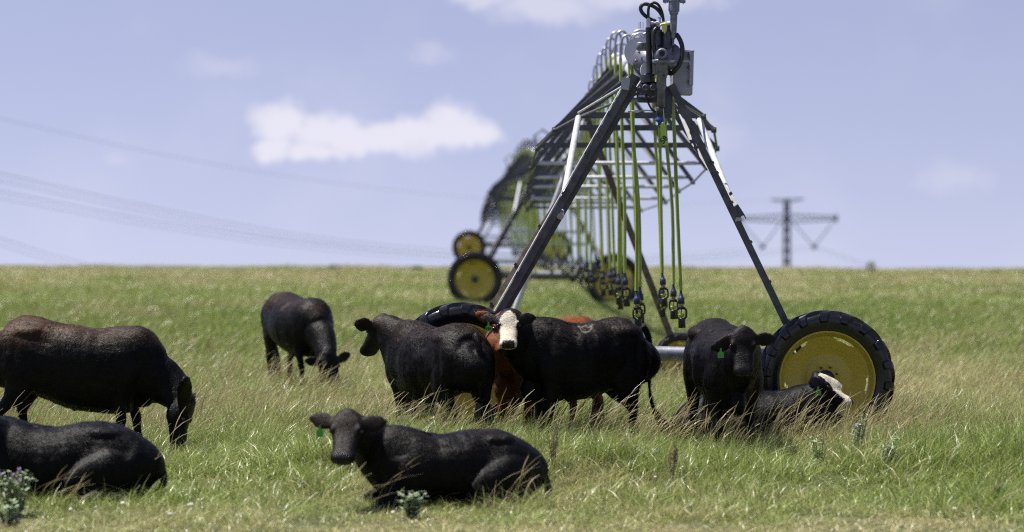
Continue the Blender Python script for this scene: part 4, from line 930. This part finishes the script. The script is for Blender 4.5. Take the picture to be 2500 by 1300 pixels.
# ------------------------------------------------------------------ weeds, thistles, stones
THL = mat('thistle_leaf', (.22, .29, .17), .6, 0, .25, 12, 0); THS = mat('thistle_stem', (.20, .24, .12), .6); PURP = mat('thistle_flower', (.48, .30, .58), .6); DRYW = mat('dry_weed', (.20, .15, .085), .8, 0, .3, 15)
def thistle(label, px, py, D, h, spread, nst, seed, flowers=True, leaf=THL):
    rs_ = random.Random(seed); x = (px - 1250) / F * D; z = gz(x, D); r = empty('thistle_plant', (x, D, z)); tag(r, label, 'thistle', 'thistles in the pasture')
    st, lf, fl = MB(), MB(), MB()
    for _ in range(nst):
        a = rs_.uniform(0, 6.283); d = rs_.uniform(0, spread); hh = h * rs_.uniform(.55, 1); p0 = Vector((math.cos(a) * d * .3, math.sin(a) * d * .3, 0)); p1 = Vector((math.cos(a) * d, math.sin(a) * d * .7, hh))
        st.tube([p0, p0.lerp(p1, .5) + Vector((0, 0, hh * .05)), p1], [.006, .005, .003], 5)
        for k in range(16):
            t = rs_.uniform(.12, 1); c = p0.lerp(p1, t); b2 = rs_.uniform(0, 6.283); L = rs_.uniform(.035, .085) * (1.2 - .4 * t); dv = Vector((math.cos(b2), math.sin(b2), rs_.uniform(-.2, .5))); sd = Vector((-dv.y, dv.x, 0)).normalized() * L * .16
            q = [c, c + dv * L * .3 + sd * 1.7, c + dv * L * .42 + sd * .6, c + dv * L * .62 + sd * 1.5, c + dv * L, c + dv * L * .6 - sd * 1.5, c + dv * L * .42 - sd * .6, c + dv * L * .3 - sd * 1.7]
            lf.add(q, [(0, 1, 2, 7), (2, 6, 7), (2, 3, 4, 6), (4, 5, 6)])
        if flowers and rs_.random() < .16:
            fl.lathe([(.0005, 0), (.011, .004), (.013, .015), (.009, .022)], tuple(p1), 'z', 8, 0)
            for k in range(14):
                b2 = 6.283 * k / 14; fl.tube([p1 + Vector((.004 * math.cos(b2), .004 * math.sin(b2), .018)), p1 + Vector((.017 * math.cos(b2), .017 * math.sin(b2), .042))], [.003, .001], 3, 1)
    st.build('stem', THS, r); lf.build('foliage', leaf, r)
    if fl.v: fl.build('flower', [THS, PURP], r)
thistle('big grey green thistle with purple flowers at the lower left edge before the lying cow', 36, 0, 23.8, .40, .20, 22, 1)
thistle('second thistle low at the left edge beneath the flowering one', 20, 0, 22.9, .22, .16, 12, 2)
thistle('pale flowerless thistle growing against the chest of the lying front cow', 1005, 0, 23.6, .26, .14, 14, 3, False)
thistle('thistle with a pink flower below the muzzle of the white blazed cow', 2085, 0, 28.2, .46, .16, 9, 4)
thistle('grey thistle left of the pink flowered one in the right meadow', 2005, 0, 27.9, .36, .12, 8, 5, False)
thistle('sparse thistle right of the pink flowered one, under the wheel edge', 2165, 0, 27.2, .34, .16, 9, 6, False)
def dry_weed(label, px, D, h, seed):
    rs_ = random.Random(seed); x = (px - 1250) / F * D; r = empty('dry_weed', (x, D, gz(x, D))); tag(r, label, 'weed', 'dry brown weeds'); st, sd = MB(), MB()
    for _ in range(5):
        a = rs_.uniform(0, 6.283); p1 = Vector((math.cos(a) * .05, math.sin(a) * .05, h * rs_.uniform(.7, 1))); st.tube([(0, 0, 0), p1 * .5, p1], [.005, .004, .003], 5)
        for k in range(46):
            c = p1 * rs_.uniform(.45, 1) + Vector((rs_.uniform(-1, 1), rs_.uniform(-1, 1), rs_.uniform(-1, 1))) * .022; e = .007
            sd.add([c + Vector((e, 0, 0)), c + Vector((-e, e, 0)), c + Vector((-e, -e, 0)), c + Vector((0, 0, e * 1.5))], [(0, 1, 2), (0, 3, 1), (1, 3, 2), (2, 3, 0)])
    st.build('stem', DRYW, r); sd.build('seed_head', DRYW, r)
dry_weed('dry brown dock weed right of the lying front cow', 1352, 26.8, .45, 1)
dry_weed('dark brown dry weed below the standing cows, left of centre right meadow', 1638, 26.2, .42, 2)
# broad green tuft
def tuft(label, px, D, h, seed):
    rs_ = random.Random(seed); x = (px - 1250) / F * D; b = MB()
    for _ in range(70):
        a = rs_.uniform(0, 6.283); L = h * rs_.uniform(.6, 1); d = Vector((math.cos(a), math.sin(a), 0)); sd = Vector((-d.y, d.x, 0)) * .007; p0 = d * rs_.uniform(0, .05); ben = rs_.uniform(.1, .7); vs = []
        for q in range(6):
            t = q / 5; c = p0 + d * ben * L * t * t + Vector((0, 0, L * t * (1 - .3 * ben * t))); vs += [c - sd * (1 - t * .95), c + sd * (1 - t * .95)]
        b.add(vs, [(2 * q, 2 * q + 1, 2 * q + 3, 2 * q + 2) for q in range(5)], 0, True)
    o = b.build('grass_tuft', mat('dark_green_blade', (.05, .13, .02), .4)); o.location = (x, D, gz(x, D)); tag(o, label, 'grass tuft', 'broad grass tufts')
tuft('dark green broad bladed tuft below the white faced cow', 1255, 28.2, .36, 5)
tuft('dark green tuft at the far right of the front meadow', 2440, 24.8, .26, 6)
# stones
rs_ = random.Random(4)
def stone_mesh(sd):
    b = MB(); r2 = random.Random(sd); prof = []; vs = []; n = 10
    for i in range(6):
        ph = math.pi * i / 5
        for j in range(n):
            th = 2 * math.pi * j / n; k = 1 + .22 * mnoise.noise(Vector((math.cos(th) * 1.3 + sd, math.sin(th) * 1.3, ph)))
            vs.append((math.sin(ph) * math.cos(th) * k, math.sin(ph) * math.sin(th) * k * .8, math.cos(ph) * .7 * k))
    b.add(vs, [(i * n + j, (i + 1) * n + j, (i + 1) * n + (j + 1) % n, i * n + (j + 1) % n) for i in range(5) for j in range(n)], 0, True); return b
for k, (px, py, w) in enumerate([(300, 1236, 13), (466, 1240, 17), (415, 1262, 11), (172, 1251, 10), (291, 1219, 10), (455, 1215, 9), (485, 1227, 9), (75, 1198, 10), (1888, 1219, 12), (1600, 1182, 10), (960, 1258, 10), (2330, 1250, 14)]):
    D = 16685 / (py - HY) * .985; x = (px - 1250) / F * D; b = stone_mesh(k); sc_ = w / 2 / F * D; b.v = [(v[0] * sc_, v[1] * sc_, v[2] * sc_) for v in b.v]
    o = b.build('white_stone', STONE); o.location = (x, D, gz(x, D) + .055)
    tag(o, 'large white stone, the biggest of those in the short front grass' if k == 1 else 'small white stone lying in the short front grass', 'stone', 'white stones in the front grass')
# small bushes on the skyline
def bush(label, px, D, h, w, seed):
    rs_ = random.Random(seed); x = (px - 1250) / F * D; z = gz(x, D); r = empty('bush', (x, D, z)); tag(r, label, 'bush', 'small bushes on the skyline'); b, s = MB(), MB()
    for _ in range(420):
        a = rs_.uniform(0, 6.283); rr = w * math.sqrt(rs_.random()); t = rs_.random(); c = Vector((math.cos(a) * rr * (1 - .6 * t), math.sin(a) * rr * (1 - .6 * t), h * (.1 + .9 * t) * rs_.uniform(.8, 1))); e = .035
        u = Vector((rs_.uniform(-1, 1), rs_.uniform(-1, 1), rs_.uniform(-1, 1))).normalized(); v = u.orthogonal().normalized(); b.add([c - u * e, c + v * e * .5, c + u * e, c - v * e * .5], [(0, 1, 2, 3)])
    for k in range(6):
        a = k; s.tube([(0, 0, 0), (math.cos(a) * w * .5, math.sin(a) * w * .5, h * .8)], [.02, .006], 5)
    b.build('foliage', mat('bush_leaf', (.09, .12, .045), .6), r); s.build('stem', DRYW, r)
bush('small dark bush on the skyline to the right of the pylon', 2126, 133, .75, .40, 1)
bush('low green weed bush on the skyline left of the far wheels', 1020, 133, .42, .5, 2)
bush('low green weed bush on the skyline above the back grazing cow', 815, 133, .40, .6, 3)
